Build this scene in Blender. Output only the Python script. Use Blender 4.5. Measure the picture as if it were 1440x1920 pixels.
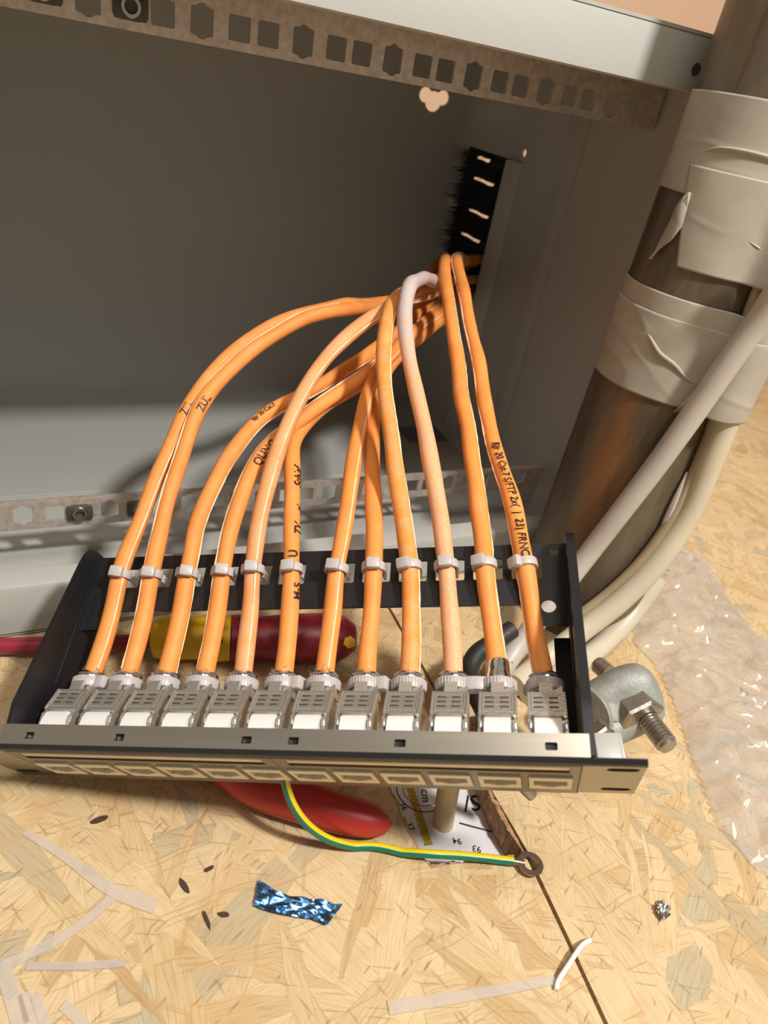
import bpy, bmesh, math, random
from mathutils import Vector, Matrix, noise
from mathutils.geometry import tessellate_polygon

random.seed(7)
for o in list(bpy.data.objects):
    bpy.data.objects.remove(o)
SC = bpy.context.scene
COL = SC.collection
MM = 0.001

# ------------------------------------------------------------------ camera
# measured from the hole pitch of the two rack rails (44.45 mm) : millimetres, X along the cabinet, Y into it, Z up
CR = Matrix(((0.9038671817791242, -0.3945231184499075, 0.16545581498159562),
             (-0.08351022288402268, -0.5420157416118665, -0.8362086931614616),
             (0.41958331756222694, 0.7420043428804841, -0.522856954405291)))
CP = Vector((-28.545, -362.792, 235.713))
F = 1330.63
cam = bpy.data.cameras.new('camera')
cam_o = bpy.data.objects.new('camera', cam)
COL.objects.link(cam_o)
rx, ry, rz = Vector(CR[0]), Vector(CR[1]), Vector(CR[2])
m3 = Matrix((rx, -ry, -rz)).transposed()
cam_o.matrix_world = Matrix.Translation(CP * MM) @ m3.to_4x4()
cam.sensor_fit = 'VERTICAL'
cam.sensor_height = 36.0
cam.lens = F / 1920 * 36.0
cam.clip_start = 0.01
cam.clip_end = 50
cam.dof.use_dof = True
cam.dof.focus_distance = 0.315
cam.dof.aperture_fstop = 12.0
SC.camera = cam_o

# ------------------------------------------------------------------ light
w = bpy.data.worlds.new('world')
SC.world = w
w.use_nodes = True
bg = w.node_tree.nodes['Background']
bg.inputs[0].default_value = (1.0, 0.90, 0.77, 1)
bg.inputs[1].default_value = 0.235


def area(name, loc, target, size, power, color, shape='DISK'):
    l = bpy.data.lights.new(name, 'AREA')
    l.shape = shape
    l.size = size
    l.energy = power
    l.color = color
    o = bpy.data.objects.new(name, l)
    o.location = Vector(loc) * MM
    d = (Vector(target) - Vector(loc)).normalized()
    o.rotation_euler = d.to_track_quat('-Z', 'Y').to_euler()
    COL.objects.link(o)
    return o


area('work_lamp', (359, -776, 1061), (110, -80, 0), 0.11, 17.8, (1.0, 0.965, 0.915))
area('ceiling_lamp', (-100, -700, 1900), (100, 0, 0), 0.6, 12.0, (1.0, 0.90, 0.78))
SC.view_settings.view_transform = 'Standard'
SC.view_settings.look = 'None'
SC.view_settings.gamma = 1
SC.view_settings.use_curve_mapping = False
SC.view_settings.exposure = 0.0


# ------------------------------------------------------------------ measuring helpers
def ray(u, v):
    d = Vector(((u - 720) / F, (v - 960) / F, 1.0))
    return CR.transposed() @ d


def at(u, v, **kw):
    (k, val), = kw.items()
    i = 'xyz'.index(k)
    d = ray(u, v)
    return CP + d * ((val - CP[i]) / d[i])


def dep(u, v, d):
    return CP + ray(u, v) * d


def depth_of(P):
    return (CR @ (Vector(P) - CP)).z


# panel frame (mm) -> world (mm)
PR = Matrix(((0.81, 0.354, -0.467), (-0.506, 0.825, -0.251), (0.297, 0.44, 0.848)))
PS = 0.972


# ------------------------------------------------------------------ materials
def newmat(name):
    m = bpy.data.materials.new(name)
    m.use_nodes = True
    nt = m.node_tree
    return m, nt, nt.nodes, nt.links, nt.nodes['Principled BSDF']


def basic(name, col, rough=0.5, metal=0.0, bump=0.0, bscale=1500, var=0.0, vscale=120, spec=0.5, trans=0.0, sss=0.0, aniso=None):
    m, nt, N, L, b = newmat(name)
    b.inputs['Base Color'].default_value = (*col, 1)
    b.inputs['Roughness'].default_value = rough
    b.inputs['Metallic'].default_value = metal
    b.inputs['Specular IOR Level'].default_value = spec
    if trans:
        b.inputs['Transmission Weight'].default_value = trans
    if sss:
        b.inputs['Subsurface Weight'].default_value = sss
        b.inputs['Subsurface Radius'].default_value = (0.002, 0.002, 0.002)
        b.inputs['Subsurface Scale'].default_value = 1.0
    tc = N.new('ShaderNodeTexCoord')
    vec = tc.outputs['Object']
    if aniso:
        mp = N.new('ShaderNodeMapping')
        mp.inputs['Scale'].default_value = aniso
        L.new(vec, mp.inputs[0])
        vec = mp.outputs[0]
    if var:
        n = N.new('ShaderNodeTexNoise')
        n.inputs['Scale'].default_value = vscale
        n.inputs['Detail'].default_value = 6
        L.new(vec, n.inputs['Vector'])
        r = N.new('ShaderNodeValToRGB')
        r.color_ramp.elements[0].position = 0.3
        r.color_ramp.elements[1].position = 0.7
        r.color_ramp.elements[0].color = (*[c * (1 - var) for c in col], 1)
        r.color_ramp.elements[1].color = (*[min(1, c * (1 + var)) for c in col], 1)
        L.new(n.outputs[0], r.inputs[0])
        L.new(r.outputs[0], b.inputs['Base Color'])
    if bump:
        n = N.new('ShaderNodeTexNoise')
        n.inputs['Scale'].default_value = bscale
        n.inputs['Detail'].default_value = 3
        L.new(vec, n.inputs['Vector'])
        bp = N.new('ShaderNodeBump')
        bp.inputs['Strength'].default_value = bump
        bp.inputs['Distance'].default_value = 0.0004
        L.new(n.outputs[0], bp.inputs['Height'])
        L.new(bp.outputs[0], b.inputs['Normal'])
    return m


def math_node(N, L, op, a, b=None, clamp=False):
    n = N.new('ShaderNodeMath')
    n.operation = op
    n.use_clamp = clamp
    for i, v in enumerate((a, b)):
        if v is None:
            continue
        if isinstance(v, (int, float)):
            n.inputs[i].default_value = v
        else:
            L.new(v, n.inputs[i])
    return n.outputs[0]


def mixc(N, L, fac, a, b, mode='MIX'):
    n = N.new('ShaderNodeMix')
    n.data_type = 'RGBA'
    n.blend_type = mode
    for i, v in ((0, fac), (6, a), (7, b)):
        if isinstance(v, (int, float)):
            n.inputs[i].default_value = v
        elif isinstance(v, tuple):
            n.inputs[i].default_value = (*v, 1)
        else:
            L.new(v, n.inputs[i])
    return n.outputs[2]


def ramp(N, L, fac, stops):
    r = N.new('ShaderNodeValToRGB')
    e = r.color_ramp.elements
    while len(e) < len(stops):
        e.new(0.5)
    for q, (p, c) in zip(e, stops):
        q.position = p
        q.color = (*c, 1)
    L.new(fac, r.inputs[0])
    return r.outputs[0]


def osb_material():
    m, nt, N, L, b = newmat('oriented_strand_board')
    tc = N.new('ShaderNodeTexCoord')
    base = tc.outputs['Object']
    # a little warp so that strand outlines are not ruler straight
    nz = N.new('ShaderNodeTexNoise')
    nz.inputs['Scale'].default_value = 35
    nz.inputs['Detail'].default_value = 3
    L.new(base, nz.inputs['Vector'])
    sub = N.new('ShaderNodeVectorMath')
    sub.operation = 'MULTIPLY_ADD'
    sub.inputs[1].default_value = (0.005, 0.005, 0)
    L.new(nz.outputs['Color'], sub.inputs[0])
    L.new(base, sub.inputs[2])
    warped = sub.outputs[0]
    color = None
    height = None
    stops = [(0.0, (0.53, 0.375, 0.22)), (0.2, (0.61, 0.465, 0.295)), (0.45, (0.66, 0.52, 0.35)),
             (0.7, (0.69, 0.56, 0.395)), (0.9, (0.64, 0.53, 0.38)), (1.0, (0.57, 0.41, 0.245))]
    layers = [(0.15, 62, 17, 0.0), (1.15, 66, 19, 0.45), (-0.6, 74, 15, 0.50), (2.1, 52, 20, 0.58), (0.55, 80, 13, 0.62), (-0.15, 46, 9, 0.70), (1.6, 66, 13, 0.72), (0.95, 40, 6, 0.80), (-1.0, 58, 9, 0.78)]
    for i, (ang, ln, wd, th) in enumerate(layers):
        mp = N.new('ShaderNodeMapping')
        mp.vector_type = 'TEXTURE'
        mp.inputs['Rotation'].default_value = (0, 0, ang)
        mp.inputs['Location'].default_value = (0.37 * i, 0.21 * i, 0)
        mp.inputs['Scale'].default_value = (ln * MM, wd * MM, 1.0)
        L.new(warped, mp.inputs[0])
        v = N.new('ShaderNodeTexVoronoi')
        v.voronoi_dimensions = '2D'
        v.distance = 'CHEBYCHEV'
        v.inputs['Scale'].default_value = 1.0
        L.new(mp.outputs[0], v.inputs['Vector'])
        ve = N.new('ShaderNodeTexVoronoi')
        ve.voronoi_dimensions = '2D'
        ve.feature = 'F2'
        ve.distance = 'CHEBYCHEV'
        ve.inputs['Scale'].default_value = 1.0
        L.new(mp.outputs[0], ve.inputs['Vector'])
        sp = N.new('ShaderNodeSeparateColor')
        L.new(v.outputs['Color'], sp.inputs[0])
        tone = ramp(N, L, sp.outputs[1], stops)
        # grey weathered strands now and then
        gsel = math_node(N, L, 'GREATER_THAN', sp.outputs[2], 0.90)
        tone = mixc(N, L, math_node(N, L, 'MULTIPLY', gsel, 0.85), tone, (0.47, 0.42, 0.33))
        # grain along the strand
        g = N.new('ShaderNodeTexNoise')
        g.noise_dimensions = '3D'
        g.inputs['Scale'].default_value = 1.0
        g.inputs['Detail'].default_value = 5
        g.inputs['Roughness'].default_value = 0.6
        mg = N.new('ShaderNodeMapping')
        mg.vector_type = 'TEXTURE'
        mg.inputs['Rotation'].default_value = (0, 0, ang)
        mg.inputs['Scale'].default_value = (13 * MM, 0.42 * MM, 1.0)
        L.new(warped, mg.inputs[0])
        ad = N.new('ShaderNodeVectorMath')
        ad.operation = 'MULTIPLY_ADD'
        ad.inputs[1].default_value = (13, 17, 5)
        L.new(v.outputs['Color'], ad.inputs[0])
        L.new(mg.outputs[0], ad.inputs[2])
        L.new(ad.outputs[0], g.inputs['Vector'])
        gr = ramp(N, L, g.outputs[0], [(0.30, (0.60, 0.50, 0.38)), (0.44, (0.90, 0.86, 0.80)), (0.60, (1.05, 1.05, 1.04))])
        tone = mixc(N, L, 0.85, tone, gr, 'MULTIPLY')
        # late-wood bands on some strands
        wv = N.new('ShaderNodeTexWave')
        wv.bands_direction = 'Y'
        wv.inputs['Scale'].default_value = 0.16
        wv.inputs['Distortion'].default_value = 2.5
        wv.inputs['Detail'].default_value = 2
        L.new(ad.outputs[0], wv.inputs['Vector'])
        wsel = math_node(N, L, 'GREATER_THAN', sp.outputs[1], 0.55)
        wm = math_node(N, L, 'MULTIPLY', wsel, math_node(N, L, 'POWER', wv.outputs[1], 3.0))
        tone = mixc(N, L, math_node(N, L, 'MULTIPLY', wm, 0.45), tone, (0.58, 0.37, 0.17))
        # thin fibrous outline
        gap = math_node(N, L, 'SUBTRACT', ve.outputs['Distance'], v.outputs['Distance'])
        ed = ramp(N, L, gap, [(0.0, (0.66, 0.54, 0.40)), (0.03, (1, 1, 1))])
        tone = mixc(N, L, math_node(N, L, 'MULTIPLY', math_node(N, L, 'GREATER_THAN', sp.outputs[2], 0.35), 0.75), tone, ed, 'MULTIPLY')
        h = math_node(N, L, 'ADD', math_node(N, L, 'MULTIPLY', g.outputs[0], 0.5), math_node(N, L, 'MULTIPLY', sp.outputs[1], 0.6))
        if color is None:
            color, height = tone, h
        else:
            sel = math_node(N, L, 'GREATER_THAN', sp.outputs[0], th)
            color = mixc(N, L, sel, color, tone)
            hm = N.new('ShaderNodeMix')
            L.new(sel, hm.inputs[0])
            L.new(height, hm.inputs[2])
            L.new(h, hm.inputs[3])
            height = hm.outputs[0]
    # dark bark specks and resin spots
    s = N.new('ShaderNodeTexNoise')
    s.inputs['Scale'].default_value = 1.0
    s.inputs['Detail'].default_value = 4
    ms = N.new('ShaderNodeMapping')
    ms.vector_type = 'TEXTURE'
    ms.inputs['Rotation'].default_value = (0, 0, 0.9)
    ms.inputs['Scale'].default_value = (8 * MM, 2.5 * MM, 1)
    L.new(base, ms.inputs[0])
    L.new(ms.outputs[0], s.inputs['Vector'])
    sm = ramp(N, L, s.outputs[0], [(0.66, (0, 0, 0)), (0.72, (1, 1, 1))])
    color = mixc(N, L, math_node(N, L, 'MULTIPLY', sm, 0.6), color, (0.28, 0.15, 0.06))
    for (ang, ln, wd, th, cc_) in ((0.5, 8, 1.2, 0.965, (0.26, 0.14, 0.07)), (1.95, 13, 1.5, 0.96, (0.36, 0.22, 0.11)), (-0.45, 17, 0.9, 0.955, (0.36, 0.22, 0.12)), (1.2, 27, 2.4, 0.93, (0.48, 0.32, 0.17)), (2.6, 22, 3.2, 0.93, (0.50, 0.34, 0.19)), (0.1, 40, 1.0, 0.94, (0.42, 0.27, 0.14))):
        mp = N.new('ShaderNodeMapping')
        mp.vector_type = 'TEXTURE'
        mp.inputs['Rotation'].default_value = (0, 0, ang)
        mp.inputs['Location'].default_value = (0.011 * ln, 0.3, 0)
        mp.inputs['Scale'].default_value = (ln * MM, wd * MM, 1.0)
        L.new(warped, mp.inputs[0])
        v = N.new('ShaderNodeTexVoronoi')
        v.voronoi_dimensions = '2D'
        v.inputs['Scale'].default_value = 1.0
        L.new(mp.outputs[0], v.inputs['Vector'])
        sp = N.new('ShaderNodeSeparateColor')
        L.new(v.outputs['Color'], sp.inputs[0])
        near = ramp(N, L, v.outputs['Distance'], [(0.22, (1, 1, 1)), (0.42, (0, 0, 0))])
        m_ = math_node(N, L, 'MULTIPLY', math_node(N, L, 'GREATER_THAN', sp.outputs[0], th), near)
        color = mixc(N, L, math_node(N, L, 'MULTIPLY', m_, 0.55), color, cc_)
    bl = N.new('ShaderNodeTexNoise')
    bl.inputs['Scale'].default_value = 1.0
    bl.inputs['Detail'].default_value = 5
    mbz = N.new('ShaderNodeMapping')
    mbz.vector_type = 'TEXTURE'
    mbz.inputs['Rotation'].default_value = (0, 0, 0.7)
    mbz.inputs['Scale'].default_value = (30 * MM, 14 * MM, 1)
    L.new(base, mbz.inputs[0])
    L.new(mbz.outputs[0], bl.inputs['Vector'])
    bm_ = ramp(N, L, bl.outputs[0], [(0.54, (0, 0, 0)), (0.70, (1, 1, 1))])
    color = mixc(N, L, math_node(N, L, 'MULTIPLY', bm_, 0.40), color, (0.56, 0.34, 0.15))
    lg = N.new('ShaderNodeTexNoise')
    lg.inputs['Scale'].default_value = 14
    L.new(base, lg.inputs['Vector'])
    big = ramp(N, L, lg.outputs[0], [(0.38, (0.93, 0.90, 0.86)), (0.62, (1, 1, 1))])
    color = mixc(N, L, 0.8, color, big, 'MULTIPLY')
    color = mixc(N, L, 1.0, color, (1.0, 0.985, 0.87), 'MULTIPLY')
    L.new(color, b.inputs['Base Color'])
    b.inputs['Roughness'].default_value = 0.62
    b.inputs['Specular IOR Level'].default_value = 0.3
    bp = N.new('ShaderNodeBump')
    bp.inputs['Strength'].default_value = 0.35
    bp.inputs['Distance'].default_value = 0.0006
    L.new(height, bp.inputs['Height'])
    L.new(bp.outputs[0], b.inputs['Normal'])
    return m


def cable_material(name, col, dust=0.25, dust_scale=900, thr=0.62, chalk=None):
    m, nt, N, L, b = newmat(name)
    tc = N.new('ShaderNodeTexCoord')
    n = N.new('ShaderNodeTexNoise')
    n.inputs['Scale'].default_value = 60
    n.inputs['Detail'].default_value = 4
    L.new(tc.outputs['Object'], n.inputs['Vector'])
    c = ramp(N, L, n.outputs[0], [(0.3, tuple(x * 0.88 for x in col)), (0.7, tuple(min(1, x * 1.06) for x in col))])
    v = N.new('ShaderNodeTexVoronoi')
    v.inputs['Scale'].default_value = dust_scale
    L.new(tc.outputs['Object'], v.inputs['Vector'])
    d = ramp(N, L, v.outputs['Distance'], [(0.12, (1, 1, 1)), (0.3, (0, 0, 0))])
    n2 = N.new('ShaderNodeTexNoise')
    n2.inputs['Scale'].default_value = 110
    n2.inputs['Detail'].default_value = 5
    L.new(tc.outputs['Object'], n2.inputs['Vector'])
    msk = ramp(N, L, n2.outputs[0], [(thr - 0.08, (0, 0, 0)), (thr + 0.08, (1, 1, 1))])
    f = math_node(N, L, 'MULTIPLY', math_node(N, L, 'ADD', math_node(N, L, 'MULTIPLY', d, 0.75), 0.18), msk)
    c = mixc(N, L, math_node(N, L, 'MULTIPLY', f, dust), c, (0.86, 0.76, 0.66))
    if chalk:
        # smear of pale plaster along one stretch, its own worn outline
        mp = N.new('ShaderNodeMapping')
        L.new(tc.outputs['Object'], mp.inputs[0])
        sp = N.new('ShaderNodeSeparateXYZ')
        L.new(tc.outputs['Object'], sp.inputs[0])
        zz = math_node(N, L, 'ADD', sp.outputs[2], math_node(N, L, 'MULTIPLY', n2.outputs[0], 0.05))
        k = ramp(N, L, math_node(N, L, 'MULTIPLY', zz, 5.0), [(chalk[0], (0, 0, 0)), (chalk[1], (1, 1, 1))])
        c = mixc(N, L, math_node(N, L, 'MULTIPLY', k, 0.85), c, (0.50, 0.46, 0.455))
    L.new(c, b.inputs['Base Color'])
    b.inputs['Roughness'].default_value = 0.52
    b.inputs['Specular IOR Level'].default_value = 0.28
    b.inputs['Subsurface Weight'].default_value = 0.08
    b.inputs['Subsurface Radius'].default_value = (0.002, 0.001, 0.0005)
    bp = N.new('ShaderNodeBump')
    bp.inputs['Strength'].default_value = 0.25
    bp.inputs['Distance'].default_value = 0.0006
    L.new(n.outputs[0], bp.inputs['Height'])
    L.new(bp.outputs[0], b.inputs['Normal'])
    return m


def pipe_material():
    m, nt, N, L, b = newmat('weathered_steel_pipe')
    tc = N.new('ShaderNodeTexCoord')
    n = N.new('ShaderNodeTexNoise')
    n.inputs['Scale'].default_value = 26
    n.inputs['Detail'].default_value = 8
    n.inputs['Roughness'].default_value = 0.65
    mp = N.new('ShaderNodeMapping')
    mp.inputs['Scale'].default_value = (1.6, 1.6, 0.35)
    L.new(tc.outputs['Object'], mp.inputs[0])
    L.new(mp.outputs[0], n.inputs['Vector'])
    c = ramp(N, L, n.outputs[0], [(0.3, (0.075, 0.058, 0.040)), (0.5, (0.155, 0.125, 0.088)), (0.7, (0.22, 0.185, 0.135))])
    # rust patch on the flank turned to the cabinet
    sp = N.new('ShaderNodeSeparateXYZ')
    L.new(tc.outputs['Object'], sp.inputs[0])
    ang = math_node(N, L, 'ARCTAN2', sp.outputs[1], sp.outputs[0])
    da = math_node(N, L, 'ABSOLUTE', math_node(N, L, 'ADD', ang, 2.72))
    zt = math_node(N, L, 'ABSOLUTE', math_node(N, L, 'SUBTRACT', sp.outputs[2], 0.118))
    e = math_node(N, L, 'ADD', math_node(N, L, 'MULTIPLY', da, 1.5), math_node(N, L, 'MULTIPLY', zt, 10.0))
    e = math_node(N, L, 'ADD', e, math_node(N, L, 'MULTIPLY', math_node(N, L, 'SUBTRACT', n.outputs[0], 0.5), -1.6))
    rm = ramp(N, L, e, [(0.15, (1, 1, 1)), (0.75, (0, 0, 0))])
    c = mixc(N, L, math_node(N, L, 'MULTIPLY', rm, 0.75), c, (0.33, 0.15, 0.05))
    # long scratches
    s = N.new('ShaderNodeTexNoise')
    s.inputs['Scale'].default_value = 1
    s.inputs['Detail'].default_value = 2
    m2 = N.new('ShaderNodeMapping')
    m2.inputs['Scale'].default_value = (330, 330, 9)
    m2.inputs['Rotation'].default_value = (0.03, 0.05, 0)
    L.new(tc.outputs['Object'], m2.inputs[0])
    L.new(m2.outputs[0], s.inputs['Vector'])
    sm = ramp(N, L, s.outputs[0], [(0.70, (0, 0, 0)), (0.76, (1, 1, 1))])
    c = mixc(N, L, math_node(N, L, 'MULTIPLY', sm, 0.45), c, (0.10, 0.08, 0.055))
    L.new(c, b.inputs['Base Color'])
    b.inputs['Metallic'].default_value = 0.45
    r = ramp(N, L, n.outputs[0], [(0.3, (0.35,) * 3), (0.7, (0.55,) * 3)])
    L.new(r, b.inputs['Roughness'])
    bp = N.new('ShaderNodeBump')
    bp.inputs['Strength'].default_value = 0.2
    bp.inputs['Distance'].default_value = 0.0005
    L.new(n.outputs[0], bp.inputs['Height'])
    L.new(bp.outputs[0], b.inputs['Normal'])
    return m


def film_material():
    m, nt, N, L, b = newmat('clear_plastic_film')
    out = N['Material Output']
    N.remove(b)
    tr = N.new('ShaderNodeBsdfTransparent')
    tr.inputs[0].default_value = (0.99, 0.99, 0.99, 1)
    gl = N.new('ShaderNodeBsdfGlossy')
    gl.inputs['Roughness'].default_value = 0.09
    df = N.new('ShaderNodeBsdfDiffuse')
    df.inputs[0].default_value = (0.96, 0.95, 0.94, 1)
    fr = N.new('ShaderNodeLayerWeight')
    fr.inputs[0].default_value = 0.35
    m1 = N.new('ShaderNodeMixShader')
    m1.inputs[0].default_value = 0.13
    L.new(tr.outputs[0], m1.inputs[1])
    L.new(df.outputs[0], m1.inputs[2])
    m2 = N.new('ShaderNodeMixShader')
    f = math_node(N, L, 'ADD', math_node(N, L, 'MULTIPLY', fr.outputs[1], 0.35), 0.035, True)
    L.new(f, m2.inputs[0])
    L.new(m1.outputs[0], m2.inputs[1])
    L.new(gl.outputs[0], m2.inputs[2])
    L.new(m2.outputs[0], out.inputs[0])
    return m


M = {}
M['osb'] = osb_material()
M['paint'] = basic('light_grey_powder_coat', (0.43, 0.43, 0.40), 0.42, bump=0.12, bscale=900)
M['zinc'] = basic('galvanised_rail', (0.66, 0.58, 0.51), 0.42, 0.6, bump=0.15, bscale=400, var=0.18, vscale=300)
M['nut'] = basic('cage_nut_steel', (0.60, 0.60, 0.60), 0.22, 1.0)
M['black'] = basic('black_powder_coat', (0.010, 0.010, 0.012), 0.42, bump=0.15, bscale=1600)
M['steel'] = basic('brushed_steel_faceplate', (0.66, 0.62, 0.54), 0.32, 1.0, bump=0.06, bscale=600, var=0.06, vscale=200, aniso=(0.05, 1, 1))
M['insert'] = basic('taupe_port_insert', (0.17, 0.145, 0.11), 0.32, 0.3)
M['ear'] = basic('satin_ear_steel', (0.33, 0.30, 0.25), 0.32, 1.0, bump=0.06, bscale=600)
M['edge_band'] = basic('bend_dark_reflection', (0.015, 0.014, 0.014), 0.12, 0.0, spec=0.8)  # dark reflection on the curved steel bend, put into the colour
M['diecast'] = basic('die_cast_zinc', (0.66, 0.63, 0.57), 0.26, 0.75, bump=0.3, bscale=900, var=0.05, vscale=900)
M['groove'] = basic('dark_groove', (0.10, 0.09, 0.075), 0.6, 0.5)
M['chrome'] = basic('bright_screen_foil', (0.85, 0.85, 0.85), 0.16, 1.0, bump=0.5, bscale=500)
M['white'] = basic('white_plastic', (0.80, 0.80, 0.77), 0.35, sss=0.05)
M['ivory'] = basic('ivory_plastic', (0.80, 0.72, 0.57), 0.45)
M['socket'] = basic('socket_inside', (0.045, 0.033, 0.025), 0.5)
M['pin'] = basic('gold_pins', (0.75, 0.55, 0.25), 0.3, 1.0)
M['label'] = basic('label_strip_plastic', (0.78, 0.66, 0.52), 0.25)
M['nylon'] = basic('natural_nylon', (0.50, 0.455, 0.44), 0.38, sss=0.25, bump=0.1, bscale=700)
M['nylon_clear'] = basic('worn_clear_nylon', (0.74, 0.67, 0.61), 0.30)
M['nylon_clear'].node_tree.nodes['Principled BSDF'].inputs['Alpha'].default_value = 0.48
M['orange'] = cable_material('orange_cable_sheath', (0.84, 0.305, 0.072), 0.28)
M['orange_dusty'] = cable_material('dusty_orange_cable_sheath', (0.80, 0.34, 0.12), 0.85, 1300, 0.36, chalk=(0.50, 0.60))
M['orange_pale'] = cable_material('scuffed_orange_cable_sheath', (0.78, 0.33, 0.12), 0.4, 1100, 0.5)
M['orange_speck'] = cable_material('speckled_orange_cable_sheath', (0.82, 0.30, 0.055), 0.5, 900, 0.48)
M['seam'] = basic('torn_pale_web', (0.90, 0.68, 0.45), 0.6, bump=0.4, bscale=1500)
M['ink'] = basic('black_ink', (0.03, 0.015, 0.01), 0.5)
M['pipe'] = pipe_material()
M['tape'] = basic('masking_tape', (0.40, 0.365, 0.30), 0.6, bump=0.16, bscale=3200, var=0.12, vscale=45)
M['pvc'] = basic('white_cable_sheath', (0.50, 0.455, 0.40), 0.42, var=0.10, vscale=35, bump=0.1, bscale=150)
M['cream'] = basic('cream_cable_sheath', (0.58, 0.52, 0.39), 0.42, var=0.06, vscale=30)
M['straw'] = basic('straw_coloured_sheath', (0.62, 0.47, 0.27), 0.5, var=0.12, vscale=60)
M['tan'] = basic('tan_cable_sheath', (0.34, 0.27, 0.17), 0.5, var=0.1, vscale=60)
M['rubber'] = basic('black_ribbed_rubber', (0.025, 0.022, 0.020), 0.5, bump=0.4, bscale=500)
M['red'] = basic('red_insulation', (0.42, 0.025, 0.02), 0.40, bump=0.15, bscale=250, var=0.1, vscale=50)
M['red_dark'] = basic('crimson_insulation', (0.26, 0.017, 0.035), 0.4)
M['yellow'] = basic('yellow_plastic', (0.78, 0.50, 0.015), 0.4)
M['cast'] = basic('cast_galvanised_clamp', (0.30, 0.305, 0.275), 0.55, 0.25, bump=0.6, bscale=500, var=0.18, vscale=110)
M['bolt'] = basic('galvanised_bolt', (0.42, 0.38, 0.33), 0.35, 0.9, bump=0.3, bscale=600, var=0.15, vscale=200)
M['film'] = film_material()
M['foil_blue'] = basic('blue_metallic_foil', (0.15, 0.32, 0.58), 0.33, 1.0)
M['foil_silver'] = basic('silver_foil', (0.75, 0.74, 0.72), 0.2, 1.0)
M['green'] = basic('green_insulation', (0.005, 0.16, 0.10), 0.35)
M['yellow_wire'] = basic('yellow_insulation_stripe', (0.78, 0.58, 0.01), 0.35)
M['copper'] = basic('bare_copper_strands', (0.72, 0.45, 0.30), 0.3, 1.0)
M['lug'] = basic('tinned_lug', (0.34, 0.26, 0.22), 0.32, 1.0)
M['paper'] = basic('white_printed_paper', (0.70, 0.70, 0.72), 0.55)
M['ink_grey'] = basic('printed_black', (0.02, 0.02, 0.02), 0.6)
M['ink_yellow'] = basic('printed_yellow', (0.62, 0.45, 0.04), 0.6)
M['wood_cut'] = basic('sawn_board_edge', (0.42, 0.24, 0.12), 0.75, bump=0.9, bscale=350, var=0.35, vscale=250)
M['bark'] = basic('dark_bark_chip', (0.06, 0.03, 0.02), 0.8, bump=0.6, bscale=900)
M['wall'] = basic('beige_plaster', (0.62, 0.42, 0.28), 0.8, bump=0.2, bscale=200)
M['brush'] = basic('black_bristle', (0.006, 0.006, 0.006), 0.6)
M['sticker'] = basic('grey_blue_label_paper', (0.17, 0.18, 0.21), 0.5, var=0.2, vscale=150)


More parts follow.
